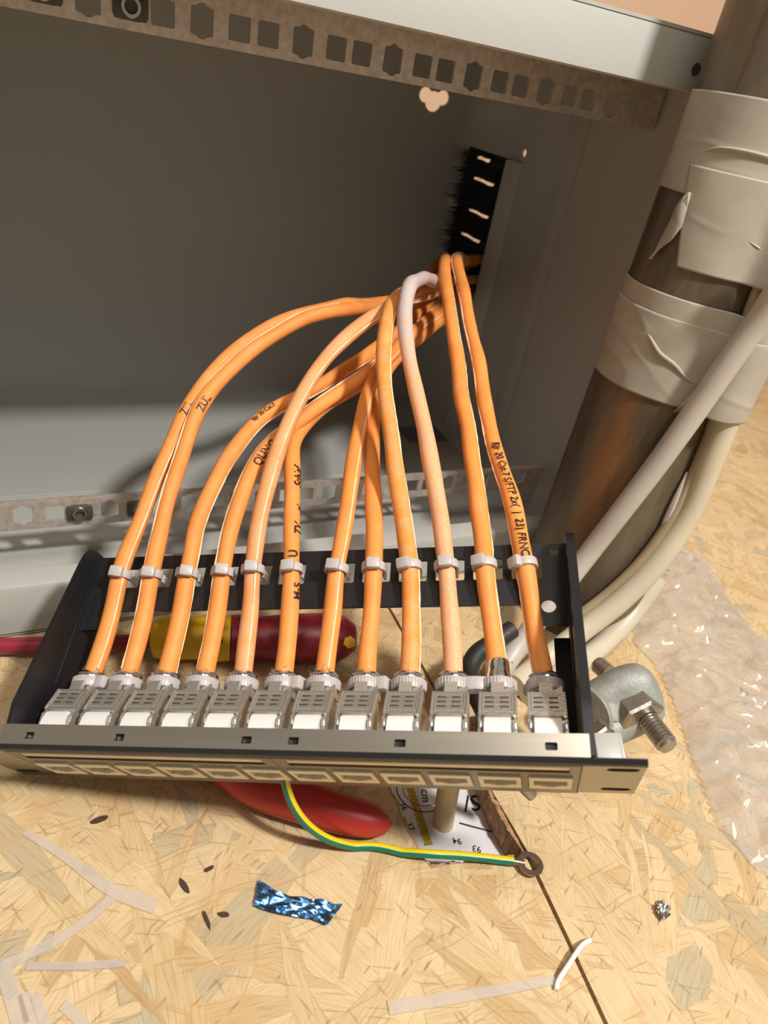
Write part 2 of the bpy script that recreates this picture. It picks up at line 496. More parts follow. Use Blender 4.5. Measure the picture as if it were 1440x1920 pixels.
# ------------------------------------------------------------------ mesh helpers (all in mm)
class MB:
    def __init__(s):
        s.bm = bmesh.new()

    def box(s, c, size, rot=None, bevel=0.0):
        r = bmesh.ops.create_cube(s.bm, size=1.0)
        vs = r['verts']
        mt = Matrix.Translation(Vector(c)) @ ((rot.to_4x4()) if rot is not None else Matrix()) @ Matrix.Diagonal((*size, 1))
        bmesh.ops.transform(s.bm, matrix=mt, verts=vs)
        if bevel:
            es = {e for v in vs for e in v.link_edges}
            bmesh.ops.bevel(s.bm, geom=list(es), offset=bevel, segments=2, affect='EDGES', profile=0.5)
        return s

    def prism(s, outer, holes, thick, M4):
        """flat plate: 2D polygon with holes, thickness along local z, placed by matrix M4"""
        loops = [outer] + list(holes)
        tri = tessellate_polygon([[Vector((p[0], p[1], 0)) for p in lp] for lp in loops])
        flat = [p for lp in loops for p in lp]
        top = [s.bm.verts.new(M4 @ Vector((p[0], p[1], thick / 2))) for p in flat]
        bot = [s.bm.verts.new(M4 @ Vector((p[0], p[1], -thick / 2))) for p in flat]
        for t in tri:
            try:
                s.bm.faces.new([top[i] for i in t])
                s.bm.faces.new([bot[i] for i in reversed(t)])
            except ValueError:
                pass
        k = 0
        for lp in loops:
            n = len(lp)
            for i in range(n):
                a, b2 = k + i, k + (i + 1) % n
                try:
                    s.bm.faces.new([top[a], bot[a], bot[b2], top[b2]])
                except ValueError:
                    pass
            k += n
        return s

    def extrude_profile(s, prof, x0, x1, M4=Matrix(), closed=True):
        a = [s.bm.verts.new(M4 @ Vector((x0, p[0], p[1]))) for p in prof]
        b2 = [s.bm.verts.new(M4 @ Vector((x1, p[0], p[1]))) for p in prof]
        n = len(prof)
        for i in range(n if closed else n - 1):
            j = (i + 1) % n
            s.bm.faces.new([a[i], a[j], b2[j], b2[i]])
        if closed:
            s.bm.faces.new(list(reversed(a)))
            s.bm.faces.new(b2)
        return s

    def tube(s, pts, rad, n=14, cap=True, up=None, smooth_cap=False):
        pts = [Vector(p) for p in pts]
        frames = make_frames(pts, up)
        rings = []
        for i, (p, (t, u, v2)) in enumerate(zip(pts, frames)):
            r = rad(i / (len(pts) - 1)) if callable(rad) else rad
            rings.append([s.bm.verts.new(p + (u * math.cos(2 * math.pi * k / n) + v2 * math.sin(2 * math.pi * k / n)) * r) for k in range(n)])
        for a, b2 in zip(rings, rings[1:]):
            for k in range(n):
                s.bm.faces.new([a[k], a[(k + 1) % n], b2[(k + 1) % n], b2[k]])
        if cap:
            s.bm.faces.new(list(reversed(rings[0])))
            s.bm.faces.new(rings[-1])
        return s

    def lathe(s, prof, center, axis, n=32, closed=True, ref=None, sx=1.0):
        """prof: list of (r, h); axis direction; closed profile ring"""
        ax = Vector(axis).normalized()
        rf = Vector(ref) if ref is not None else (Vector((0, 0, 1)) if abs(ax.z) < 0.9 else Vector((1, 0, 0)))
        u = (rf - ax * rf.dot(ax)).normalized()
        v2 = ax.cross(u)
        c = Vector(center)
        rings = []
        for k in range(n):
            a = 2 * math.pi * k / n
            d = u * math.cos(a) + v2 * math.sin(a) * sx
            rings.append([s.bm.verts.new(c + d * r + ax * h) for r, h in prof])
        m = len(prof)
        for k in range(n):
            A, B = rings[k], rings[(k + 1) % n]
            for i in range(m if closed else m - 1):
                j = (i + 1) % m
                try:
                    s.bm.faces.new([A[i], A[j], B[j], B[i]])
                except ValueError:
                    pass
        return s

    def build(s, name, mat, parent=None, smooth=True, origin=None, props=None, recenter=False):
        bm = s.bm
        bmesh.ops.remove_doubles(bm, verts=bm.verts, dist=0.0005)
        bmesh.ops.recalc_face_normals(bm, faces=bm.faces)
        org = Vector((0, 0, 0))
        if recenter:
            xs = [v.co.x for v in bm.verts]
            ys = [v.co.y for v in bm.verts]
            zs = [v.co.z for v in bm.verts]
            org = Vector(((min(xs) + max(xs)) / 2, (min(ys) + max(ys)) / 2, min(zs)))
        if origin is not None:
            org = Vector(origin)
        for v in bm.verts:
            v.co = (v.co - org) * MM
        me = bpy.data.meshes.new(name)
        bm.to_mesh(me)
        bm.free()
        mats = mat if isinstance(mat, list) else [mat]
        for mm in mats:
            me.materials.append(M[mm])
        if smooth:
            for p in me.polygons:
                p.use_smooth = True
            try:
                me.set_sharp_from_angle(angle=math.radians(38))
            except Exception:
                pass
        o = bpy.data.objects.new(name, me)
        o.location = org * MM
        COL.objects.link(o)
        if parent is not None:
            o.parent = parent
        if props:
            for k, v2 in props.items():
                o[k] = v2
        return o


def make_frames(pts, up=None):
    fr = []
    n = len(pts)
    prev = None
    for i in range(n):
        a = pts[max(i - 1, 0)]
        b2 = pts[min(i + 1, n - 1)]
        t = (b2 - a).normalized()
        if prev is None:
            u = Vector(up) if up is not None else (Vector((0, 0, 1)) if abs(t.z) < 0.9 else Vector((1, 0, 0)))
        else:
            u = prev
        u = (u - t * u.dot(t)).normalized()
        prev = u
        fr.append((t, u, t.cross(u)))
    return fr


def catmull(P, step=3.0):
    P = [Vector(p) for p in P]
    Q = [P[0] * 2 - P[1]] + P + [P[-1] * 2 - P[-2]]
    out = []
    for i in range(1, len(Q) - 2):
        p0, p1, p2, p3 = Q[i - 1:i + 3]
        # centripetal parametrisation keeps uneven control points from looping
        t0 = 0.0
        t1 = t0 + max((p1 - p0).length, 1e-3) ** 0.5
        t2 = t1 + max((p2 - p1).length, 1e-3) ** 0.5
        t3 = t2 + max((p3 - p2).length, 1e-3) ** 0.5
        k = max(2, int((p2 - p1).length / step))
        for j in range(k):
            t = t1 + (t2 - t1) * j / k
            A1 = p0 * ((t1 - t) / (t1 - t0)) + p1 * ((t - t0) / (t1 - t0))
            A2 = p1 * ((t2 - t) / (t2 - t1)) + p2 * ((t - t1) / (t2 - t1))
            A3 = p2 * ((t3 - t) / (t3 - t2)) + p3 * ((t - t2) / (t3 - t2))
            B1 = A1 * ((t2 - t) / (t2 - t0)) + A2 * ((t - t0) / (t2 - t0))
            B2 = A2 * ((t3 - t) / (t3 - t1)) + A3 * ((t - t1) / (t3 - t1))
            out.append(B1 * ((t2 - t) / (t2 - t1)) + B2 * ((t - t1) / (t2 - t1)))
    out.append(P[-1])
    return out


def relax(P, n):
    P = [p.copy() for p in P]
    for _ in range(n):
        Q = [p.copy() for p in P]
        for i in range(1, len(P) - 1):
            Q[i] = P[i] * 0.5 + (P[i - 1] + P[i + 1]) * 0.25
        P = Q
    return P


def thing(name, label, cat, loc=(0, 0, 0), rot=None, group=None, scale=1.0):
    o = bpy.data.objects.new(name, None)
    o.empty_display_size = 0.01
    COL.objects.link(o)
    mw = Matrix.Translation(Vector(loc) * MM)
    if rot is not None:
        mw = mw @ rot.to_4x4()
    if scale != 1.0:
        mw = mw @ Matrix.Scale(scale, 4)
    o.matrix_world = mw
    o['label'] = label
    o['category'] = cat
    if group:
        o['group'] = group
    return o


def props(label, cat, group=None):
    d = {'label': label, 'category': cat}
    if group:
        d['group'] = group
    return d


def struct(o):
    o['kind'] = 'structure'
    return o


def rect(x0, y0, x1, y1, r=0.0, n=3):
    if r <= 0:
        return [(x0, y0), (x1, y0), (x1, y1), (x0, y1)]
    out = []
    for cx, cy, a0 in ((x1 - r, y0 + r, -90), (x1 - r, y1 - r, 0), (x0 + r, y1 - r, 90), (x0 + r, y0 + r, 180)):
        for i in range(n + 1):
            a = math.radians(a0 + 90 * i / n)
            out.append((cx + r * math.cos(a), cy + r * math.sin(a)))
    return out


def circ(cx, cy, r, n=16, ry=None):
    ry = ry or r
    return [(cx + r * math.cos(2 * math.pi * i / n), cy + ry * math.sin(2 * math.pi * i / n)) for i in range(n)]


def axes(o, ex, ey, ez):
    m = Matrix((Vector(ex), Vector(ey), Vector(ez))).transposed().to_4x4()
    return Matrix.Translation(Vector(o)) @ m


FRONT = lambda y: axes((0, y, 0), (1, 0, 0), (0, 0, 1), (0, -1, 0))      # 2D (x, z) plate facing -Y
SIDE = lambda x: axes((x, 0, 0), (0, 1, 0), (0, 0, 1), (1, 0, 0))        # 2D (y, z) plate
FLAT = lambda z: axes((0, 0, z), (1, 0, 0), (0, 1, 0), (0, 0, 1))        # 2D (x, y) plate

FZ = -40.0      # floor level (board surface)

# ------------------------------------------------------------------ setting: floor boards, wall
# two boards meet along a seam; the left one has a notch sawn out where the cables pass through the floor
seam = [(156, 420), (152, 60), (151.5, -77), (149.5, -131), (148, -175), (147.0, -212), (145.0, -239), (140.5, -274), (136, -306), (118, -420), (96, -560), (60, -800)]
left = [(-900, -800)] + [(x - 0.9, y) for x, y in reversed(seam)] + [(-900, 420)]
jag = []
nl = [(99.5, -160), (98.6, -180), (99.4, -200), (98.2, -214), (99.8, -228), (101, -231.5), (112, -233.0), (124, -236.5), (136, -238.0), (143.5, -240.0)]
lb = [(-900, -800), (59.1, -800), (95.1, -560), (117.1, -420), (135.1, -306), (139.6, -274), (143.6, -241)] + list(reversed(nl)) + \
     [(120, -158), (140, -159), (148.2, -160), (148.6, -131), (150.6, -77), (151.1, 60), (155.1, 420), (-900, 420)]
mb = MB().prism(lb, [], 15, FLAT(FZ - 7.5))
struct(mb.build('floor', 'osb', smooth=False))
rb = [(x + 0.9, y) for x, y in seam]
for i, (x, y) in enumerate(rb):
    if -215 < y < -170:
        rb[i] = (x - 1.5, y)
rb = [(1500, 420)] + rb + [(1500, -800)]
mb = MB().prism(rb, [], 15, FLAT(FZ - 7.5))
struct(mb.build('floor', 'osb', smooth=False))
# rough sawn faces of the notch
mb = MB()
for (x0, y0), (x1, y1) in zip(nl, nl[1:]):
    d = Vector((x1 - x0, y1 - y0, 0))
    ln = d.length
    nrm = Vector((d.y, -d.x, 0)).normalized()
    seg = max(2, int(ln / 2))
    for k in range(seg):
        c = Vector((x0, y0, FZ - 7.4)) + d * ((k + 0.5) / seg)
        mb.box(c - nrm * (0.3 + random.random() * 0.5), (ln / seg + 0.4, 1.0 + random.random(), 14.6 - random.random() * 0.8),
               Matrix.Rotation(math.atan2(d.y, d.x), 3, 'Z') @ Matrix.Rotation(random.uniform(-.06, .06), 3, 'X'))
struct(mb.build('edge_band_1', 'wood_cut', smooth=False))
# splintered sliver standing on the right side of the notch
mb = MB()
for k in range(46):
    f = k / 45
    x = 146.8 - 3.0 * f
    y = -196 - 43 * f
    w2 = 0.5 + 2.6 * math.sin(math.pi * min(1, f * 1.05)) * (0.75 + 0.25 * noise.noise(Vector((f * 9, 2, 1)))) + noise.noise(Vector((f * 30, 0, 1))) * 0.5
    mb.box((x - w2 / 2 + 0.8, y, FZ - 7.6 - 0.8 * noise.noise(Vector((f * 14, 5, 1)))), (w2, 1.3, 13.4), Matrix.Rotation(noise.noise(Vector((f * 22, 8, 1))) * 0.3, 3, 'Z'))
struct(mb.build('edge_band_2', 'wood_cut', smooth=False))
mb = MB().box((300, -190, FZ - 28), (2600, 1240, 6))
struct(mb.build('floor_underlay', 'tan', smooth=False))
mb = MB().box((300, 428, 600), (2600, 12, 1400))
struct(mb.build('wall_back', 'wall', smooth=False))

# ------------------------------------------------------------------ cabinet lying on its side
cab = thing('wall_cabinet', 'light grey steel network cabinet lying open on the board floor with empty rack rails', 'cabinet', (90, 85, FZ))
CB = Vector((90, 85, FZ))


def cabpart(mb, name, mat, parent=None, smooth=True, pr=None):
    # built in world mm, stored relative to the cabinet's base point
    for v in mb.bm.verts:
        v.co -= CB
    return mb.build(name, mat, parent or cab, smooth, props=pr)


X0, X1 = -150.0, 306.0
YF, YB = -52.0, 222.0
ZB, ZT = -38.8, 275.0
RH = 239.6
# back with its trefoil keyhole
hx, hz = at(815, 178, y=YB).x, at(815, 178, y=YB).z
kh = []
for i in range(64):
    a = 2 * math.pi * i / 64
    c_, s_ = math.cos(a), math.sin(a)
    best = 0
    for ox, oz, r in ((-8.0, 0.5, 5.4), (8.0, 0.5, 5.4), (0.0, -3.2, 7.2)):
        bq = ox * c_ + oz * s_
        dq = bq * bq - (ox * ox + oz * oz - r * r)
        if dq >= 0:
            best = max(best, bq + math.sqrt(dq))
    kh.append((hx + best * c_, hz - 1.5 + best * s_))
mb = MB().prism(rect(X0, ZB, X1, ZT), [kh], 1.4, FRONT(YB + 0.7))
cabpart(mb, 'back_panel', 'paint')
# floor side, top side
mb = MB().box(((X0 + X1) / 2, (YF + YB) / 2, ZB + 0.7), (X1 - X0, YB - YF, 1.4))
mb.box(((X0 + X1) / 2, 80, ZB + 2.0), (X1 - X0, 1.6, 1.4), bevel=0.5)
cabpart(mb, 'lower_side_panel', 'paint')
mb = MB().box(((X0 + X1) / 2, (YF + YB) / 2, ZT - 0.7), (X1 - X0, YB - YF, 1.4))
cabpart(mb, 'upper_side_panel', 'paint')
mb = MB().box((X0 + 0.7, (YF + YB) / 2, (ZB + ZT) / 2), (1.4, YB - YF, ZT - ZB))
cabpart(mb, 'left_end_panel', 'paint')
# right end with brush opening and small round hole
oh = at(983, 287, x=305)
op = rect(139, 80, 207, 194, 2)
mb = MB().prism(rect(YF, ZB, YB, ZT), [op, circ(oh.y, oh.z, 2.6, 14)], 1.4, SIDE(305.7))
for y in (60.5, 80.5):
    mb.box((304.6, y, (ZB + ZT) / 2), (1.8, 2.2, ZT - ZB - 6), bevel=0.7)
mb.box((304.2, 70.5, (ZB + ZT) / 2), (1.2, 18, ZT - ZB - 6), bevel=0.3)
cabpart(mb, 'right_end_panel', 'paint')
# bright folded edge beside the brush
mb = MB().box((302.0, 130.8, 80), (1.2, 15.5, 228), Matrix.Rotation(math.radians(22), 3, 'Z'), bevel=0.3)
cabpart(mb, 'entry_frame', 'paint')
# front frame : upper and lower returns with rounded edges, right upright
zc = (ZB + ZT) / 2
for nm, za, zb in (('upper_front_flange', 250.2, ZT), ('lower_front_flange', ZB, -8.0)):
    up = nm[0] == 'u'
    pr = [(YF + 2.2, za), (YF, za + 0.8), (YF, zb - 2.6), (YF + 0.8, zb - 0.8), (YF + 2.6, zb), (YF + 14, zb), (YF + 14, zb - 1.2), (YF + 3, zb - 1.2), (YF + 1.6, zb - 3), (YF + 1.6, za)]
    mb = MB()
    if up:
        mb.extrude_profile(pr, X0, X1)
        hp = at(1305, 130, y=YF)
        cabpart(mb, nm, 'paint')
        m2 = MB().lathe([(0.0, 0.0), (2.7, 0.0), (2.7, 0.35), (0.0, 0.35)], (hp.x, YF - 0.25, hp.z), (0, 1, 0), n=20, closed=False)
        cabpart(m2, 'screw_hole', 'groove')
    else:
        mb.extrude_profile(pr, X0, X1)
        # step down from the lip to the cabinet bottom
        mb.extrude_profile([(YF + 13, -9.2), (YF + 14.2, -9.2), (YF + 16.5, -12), (-8, ZB + 1.5), (-10, ZB + 1.2), (YF + 14, -12)], X0, X1)
        cabpart(mb, nm, 'paint')
# corner weld strip along floor / right end
mb = MB().box((303.4, 140, ZB + 3.6), (1.2, 150, 7), Matrix.Rotation(math.radians(45), 3, 'Y'))
cabpart(mb, 'corner_fillet', 'paint')
a_, b_ = at(745, 795, z=ZB + 1.6), at(862, 832, z=ZB + 1.6)
mb = MB().box(((a_.x + b_.x) / 2, (a_.y + b_.y) / 2, ZB + 1.6), (52, 30, 0.3))
st = cabpart(mb, 'rating_label', 'sticker')


def hole_plain(x, z):
    return rect(x - 4.75, z - 4.75, x + 4.75, z + 4.75, 0.8, 2)


def hole_notch(x, z):
    w2, h = 4.75, 4.9
    return [(x - w2, z - h), (x - 2.2, z - h - 0.5), (x - 0.9, z - h - 1.5), (x + 0.9, z - h - 1.5), (x + 2.2, z - h - 0.5), (x + w2, z - h),
            (x + w2, z + h), (x + 2.2, z + h + 0.5), (x + 0.9, z + h + 1.5), (x - 0.9, z + h + 1.5), (x - 2.2, z + h + 0.5), (x - w2, z + h)]


U = 44.45
A = 15.875
rails = {}
for nm, z, z0, z1 in (('upper_rack_rail', RH, RH - 8.2, RH + 26), ('lower_rack_rail', 0.0, -9.0, 8.0)):
    hs = []
    for k in range(-2, 7):
        for dx, fn in ((0, hole_notch), (A, hole_plain), (U - A, hole_plain)):
            x = k * U + dx
            if x < 292 and x > -120:
                hs.append(fn(x, z))
    hs.append(circ(6 * U + U - A + 4.5, z, 2.2, 12))
    hs = [h for h in hs if max(p[0] for p in h) < 298]
    seen = []
    for h in hs:
        if all(abs(sum(p[0] for p in h) / len(h) - sum(p[0] for p in q) / len(q)) > 6 for q in seen):
            seen.append(h)
    mb = MB().prism(rect(-140, z0, 302, z1), seen, 1.8, FRONT(0))
    zl = z0 if nm[0] == 'u' else z1
    mb.box((81, 1.6 if nm[0] == 'l' else 6, zl + (0.9 if nm[0] == 'u' else -0.9)), (442, 4 if nm[0] == 'l' else 12, 1.6), bevel=0.4)
    rails[nm] = cabpart(mb, nm, 'zinc')


def cage_nut(x, z, rail):
    mb = MB()
    mb.box((x, -1.8, z), (12.6, 2.2, 9.2), bevel=0.5)
    mb.box((x, 3.5, z), (9.6, 6.5, 9.6), bevel=0.8)
    for s in (-1, 1):
        mb.box((x + s * 6.0, -1.2, z), (1.6, 3.2, 7.0), bevel=0.4)
    cabpart(mb, 'cage_nut', 'groove', rail)
    m2 = MB().lathe([(2.6, 0), (3.8, 0), (4.2, 1.0), (4.2, 5), (2.6, 5)], (x, -4.2, z), (0, 1, 0), n=20)
    o = cabpart(m2, 'nut_thread', 'nut', rail)


cage_nut(-A, RH, rails['upper_rack_rail'])
cage_nut(A, RH, rails['upper_rack_rail'])
cage_nut(-U + U - A - 0.001, 0, rails['lower_rack_rail'])
cage_nut(-U + U + A - 0.0, 0, rails['lower_rack_rail'])

# brush strip in the entry: black plate with four narrow gaps, and bristles
mb = MB()
gaps = []
for (u, v, wd) in ((905, 298, 22), (905, 340, 34), (895, 400, 34), (880, 445, 34)):
    c = at(u, v, x=306)
    gaps.append([(c.y - wd / 2 * 0.9, c.z - 1.0), (c.y - wd * 0.2, c.z - 1.6), (c.y + wd * 0.1, c.z - 0.9), (c.y + wd / 2, c.z - 1.2), (c.y + wd / 2, c.z + 0.6), (c.y + wd * 0.15, c.z + 1.5), (c.y - wd * 0.15, c.z + 0.9), (c.y - wd / 2, c.z + 1.4)])
mb.prism(rect(137, 78, 209, 196), gaps, 1.6, SIDE(307.3))
cabpart(mb, 'brush_backing', 'brush')
mb = MB()
for k in range(1500):
    z = random.uniform(84, 192)
    y = random.choice((random.uniform(186, 209), random.uniform(140, 160), random.uniform(150, 206)))
    if any(abs(z - g[0][1]) < 2.5 for g in gaps) and 150 < y < 198:
        continue
    ln = random.uniform(6, 20) if y > 170 else random.uniform(2, 7)
    d = Vector((-0.75, random.uniform(-0.35, 0.25) + (0.35 if y > 186 else -0.1), random.uniform(-0.3, 0.3))).normalized()
    p = Vector((306.4, y, z))
    q = p + d * ln
    s = d.cross(Vector((0, 0, 1))).normalized() * 0.28
    t = d.cross(s).normalized() * 0.28
    v = [mb.bm.verts.new(p + s), mb.bm.verts.new(p - s * 0.5 + t), mb.bm.verts.new(p - s * 0.5 - t), mb.bm.verts.new(q)]
    for f in ((0, 1, 3), (1, 2, 3), (2, 0, 3)):
        mb.bm.faces.new([v[i] for i in f])
br = cabpart(mb, 'brush_bristles', 'brush', smooth=False)
br['kind'] = 'stuff'
# ------------------------------------------------------------------ patch panel
C0 = CP + (Vector((-70.716, -143.994, -10.588)) - CP) * PS


def PW(x, y, z):
    return C0 + PR @ (Vector((x, y, z)) * PS)


_q = PR.to_quaternion()
PRn = _q.to_matrix()
panel = thing('patch_panel', 'twelve port patch panel with steel face and black rear cable bracket', 'patch panel', C0, PRn, scale=PS)
XC = [127 + (k - 5.5) * 17.6 for k in range(12)]

hol = [rect(x - 7.6, -34.6, x + 7.6, -16.8, 0.4, 1) for x in XC]
for sx in (7.0, 247.0):
    for sz in (-7.5, -37.0):
        hol.append([(sx + p[0] * 5.2 if False else sx + p[0], sz + p[1]) for p in rect(-5.2, -2.2, 5.2, 2.2, 2.1, 5)])
hol += [rect(24.5, -11.6, 122.5, -4.4, 0.3, 1), rect(131.5, -11.6, 230, -4.4, 0.3, 1)]
mb = MB().prism(rect(0, -44, 254, -1.6, 0.0), hol, 1.3, FRONT(0.65))
mb.build('faceplate', 'ear', panel)
ins = [h for h in hol if 21 < h[0][0] < 233]
m1 = MB().prism(rect(20.6, -43.6, 126.8, -2.2), [h for h in ins if h[0][0] < 127], 0.5, FRONT(-0.25))
m1.build('port_insert', 'insert', panel)
m1 = MB().prism(rect(127.2, -43.6, 233.4, -2.2), [h for h in ins if h[0][0] > 127], 0.5, FRONT(-0.25))
m1.build('port_insert', 'insert', panel)
mb = MB()
# rounded bend and top flange with six small square slots, bottom flange
bend = [(0.0, -1.6), (0.25, -0.75), (0.75, -0.25), (1.6, 0.0), (1.6, -1.3), (1.3, -1.6)]
so = [rect(x - 2.0, 4.0, x + 2.0, 6.6, 0.4, 2) for x in (30.1, 67.8, 117.8, 135.4, 173.6, 224.2)]
mb.prism([(1.6 and 17.5, 1.5), (236.5, 1.5), (236.5, 9.6), (17.5, 9.6)], so, 1.2, FLAT(-0.6))
mb.prism(rect(17.5, 0.5, 236.5, 9.6), [], 1.2, FLAT(-43.4))
face = mb.build('top_flange', 'steel', panel)
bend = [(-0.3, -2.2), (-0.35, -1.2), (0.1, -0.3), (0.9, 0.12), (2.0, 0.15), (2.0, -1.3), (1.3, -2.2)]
MB().extrude_profile(bend, 0, 254).build('bend_reflection_strip', 'edge_band', panel)  # added strip over the steel bend, coloured as its dark reflection
MB().box((127, 5.3, -2.2), (214, 5.5, 0.8)).build('flange_slot_shade', 'black', panel)  # added black sheet, imitates the shade inside the panel below the flange slots
for sx in (7.0, 247.0):
    for sz in (-7.5, -37.0):
        MB().box((sx, 1.75, sz), (12.4, 0.8, 5.4)).build('ear_slot_shade', 'socket', panel)  # added dark plate, imitates the shade behind each ear slot
# seam grooves between port field and ears, dividing the two port groups
for x in (20.3, 127.0, 233.7):
    MB().box((x, -0.35, -23), (0.45, 0.3, 41)).build('panel_groove', 'groove', panel)
# label strips
for x0, x1 in ((24.5, 122.5), (131.5, 230)):
    m1 = MB().box(((x0 + x1) / 2, 0.2, -7.0), (x1 - x0, 1.2, 3.6), bevel=0.4)
    m1.build('label_strip', 'label', panel)
    m1 = MB().box(((x0 + x1) / 2, 1.5, -8.2), (x1 - x0 + 0.6, 0.5, 7.8))
    m1.build('label_channel', 'black', panel)
# black bracket: side cheeks and the slotted rear bar
bf = Vector((0, 68.6, -26.5))
bt = Vector((0, 96.6, -26.3))
bd = (bt - bf)
BL = bd.length
bd.normalize()
bn = Vector((0, -bd.z, bd.y))     # plate normal towards the front
for s, x in ((-1, 18.2), (1, 235.8)):
    side = [(3.0, -1.4), (9.6, -1.4), (18, -0.2), (22, -1.0), (40, -4.0), (86, -11.6), (91.5, -13.0), (95.5, -15.5), (97.0, -19.5), (97.0, -27.0), (90, -34), (60, -42), (3.0, -43.5)]
    mb = MB().prism(side, [], 1.5 if s < 0 else 3.4, SIDE(x + (0.9 if s > 0 else 0)))
    mb.extrude_profile([(3.0, -43.5), (60, -42), (60, -40.8), (3.0, -42.1)], x, x - s * 7)
    mb.box((x - s * 1.1, 55, -21.0), (0.9, 46, 1.1), Matrix.Rotation(math.radians(-2.5), 3, 'X'), bevel=0.3)
    mb.build('side_cheek', 'black', panel)
wins = []
for k in range(12):
    xr = 127 + 5.1 + (k - 6) * 16.1 + 12.4 if k > 5 else 127 - 5.1 - (5 - k) * 16.1
    wins.append((xr - 12.4, xr))
hol = [rect(a, 11.6, b, 21.8, 0.8, 2) for a, b in wins]
hol += [circ(230.6, 23.8, 1.7, 14), circ(227.0, -0.8, 3.0, 18), circ(27.0, -0.8, 3.0, 18)]
outer = [(18.2, -9.2), (32, -9.2), (34.0, -7.5), (35, 0), (218.5, 0), (220, -7.5), (222, -9.2), (235.8, -9.2), (235.8, BL), (18.2, BL)]
PL = axes(bf, (1, 0, 0), bd, -bn if bn.y > 0 else bn)
mb = MB().prism(outer, hol, 1.5, PL)
mb.build('rear_cable_bar', 'black', panel)
bn = Vector((0, 0.0, 1.0))


# ------------------------------------------------------------------ keystone jacks
ORD = ['leftmost', 'second from the left', 'third from the left', 'fourth from the left', 'fifth from the left', 'sixth from the left',
       'seventh from the left', 'eighth from the left', 'fourth from the right', 'third from the right', 'second from the right', 'rightmost']


def make_jack():
    r = thing('keystone_jack', '', 'network jack', (0, 0, 0))
    # housing
    pr = [(1.6, -20.0), (1.6, -15.0), (5.0, -12.8), (18.6, -14.2), (29.2, -19.6), (29.2, -22.0)]
    mb = MB().extrude_profile(pr, -6.2, 6.2)
    mb.box((0, 15.4, -27.8), (9.0, 27.6, 12.6))
    for s in (-1, 1):   # raised side cheeks beside the white cap
        mb.extrude_profile([(3.5, -16), (6.0, -11.6), (17.5, -12.2), (18.8, -13.4), (28.8, -18.3), (28.8, -21), (3.5, -21)], s * 6.9, s * 5.9)
        mb.box((s * 6.1, 15.5, -12.6), (1.3, 3.0, 2.0), bevel=0.4)
    mb.build('housing', 'diecast', r)
    # hinged shield cover with two rows of three slots
    n = Vector((0, 0.5, 1)).normalized()
    cpl = axes((0, 24.0, -15.6), (1, 0, 0), Vector((0, 1, -0.52)).normalized(), Vector((0, 0.52, 1)).normalized())
    mb = MB().prism(rect(-6.5, -5.8, 6.5, 5.6, 0.4, 2), [], 1.3, cpl)
    for s in (-1, 1):
        mb.prism(rect(s * 6.5 - 0.3, -5.6, s * 6.5 + 0.3, 5.4), [], 2.2, cpl)
    fr = rect(-5.4, -3.6, 5.4, 4.2)
    for (x0, y0), (x1, y1) in zip(fr, fr[1:] + fr[:1]):
        c = cpl @ Vector(((x0 + x1) / 2, (y0 + y1) / 2, 0.75))
        mb.box(c, (max(abs(x1 - x0), 0.35), max(abs(y1 - y0), 0.35), 0.35), cpl.to_3x3())
    cov = mb.build('shield_cover', 'diecast', r)
    mb = MB()
    for sx in (-2.9, 2.5):
        for sy in (-1.9, 0.4, 2.7):
            mb.box(cpl @ Vector((sx, sy, 0.72)), (3.3, 0.65, 0.24), cpl.to_3x3(), bevel=0.05)
    mb.build('cover_slots', 'groove', cov)
    # tab and cradle that carry the cable
    mb = MB()
    mb.extrude_profile([(29.0, -18.0), (33.5, -19.2), (34.5, -21.0), (34.0, -22.0), (29.0, -20.5)], -2.4, 2.4)
    mb.extrude_profile([(28.5, -20.5), (33.5, -22.8), (33.8, -25.5), (28.5, -30)], 2.4, 6.2)
    mb.extrude_profile([(28.5, -21.5), (32.0, -24.8), (31.5, -27), (28.5, -30)], -6.2, -2.4)
    mb.build('strain_relief_tab', 'diecast', r)
    # white cap
    mb = MB().extrude_profile([(3.0, -17.0), (3.4, -11.6), (6, -9.9), (10, -9.4), (14.0, -10.0), (17.2, -11.2), (18.4, -12.6), (18.4, -15.5)], -4.7, 4.7)
    mb.build('white_latch', 'white', r)
    # front bezel with the eight-pin socket
    sk = [(-5.6, -29.5), (5.6, -29.5), (5.6, -22.8), (-5.6, -22.8)]
    sk = [(-5.8, -22.4), (-5.8, -29.2), (-3.2, -29.2), (-3.2, -30.4), (-1.6, -30.4), (-1.6, -31.4), (1.6, -31.4), (1.6, -30.4), (3.2, -30.4), (3.2, -29.2), (5.8, -29.2), (5.8, -22.4)]
    sk = list(reversed([(x, z + 0.6) for x, z in sk]))
    mb = MB().prism(rect(-7.4, -34.2, 7.4, -17.2, 0.4, 2), [sk], 1.8, FRONT(-0.3))
    bz = mb.build('socket_bezel', 'ivory', r)
    mb = MB().box((0, 6.5, -26.3), (12.4, 0.6, 10))
    for s in (-1, 1):
        mb.box((s * 6.1, 3.6, -26.3), (0.4, 6.2, 10))
    mb.box((0, 3.6, -31.3), (12.4, 6.2, 0.4))
    mb.box((0, 3.6, -21.4), (12.4, 6.2, 0.4))
    mb.build('socket_cavity', 'socket', bz)
    mb = MB()
    for i in range(8):
        mb.box((-3.57 + i * 1.02, 4.0, -22.8), (0.45, 4.0, 0.35), Matrix.Rotation(math.radians(22), 3, 'X'))
    mb.build('contact_pins', 'pin', bz)
    return r


def copy_tree(o, parent=None):
    c = o.copy()
    COL.objects.link(c)
    c.parent = parent
    for ch in o.children:
        copy_tree(ch, c)
    return c


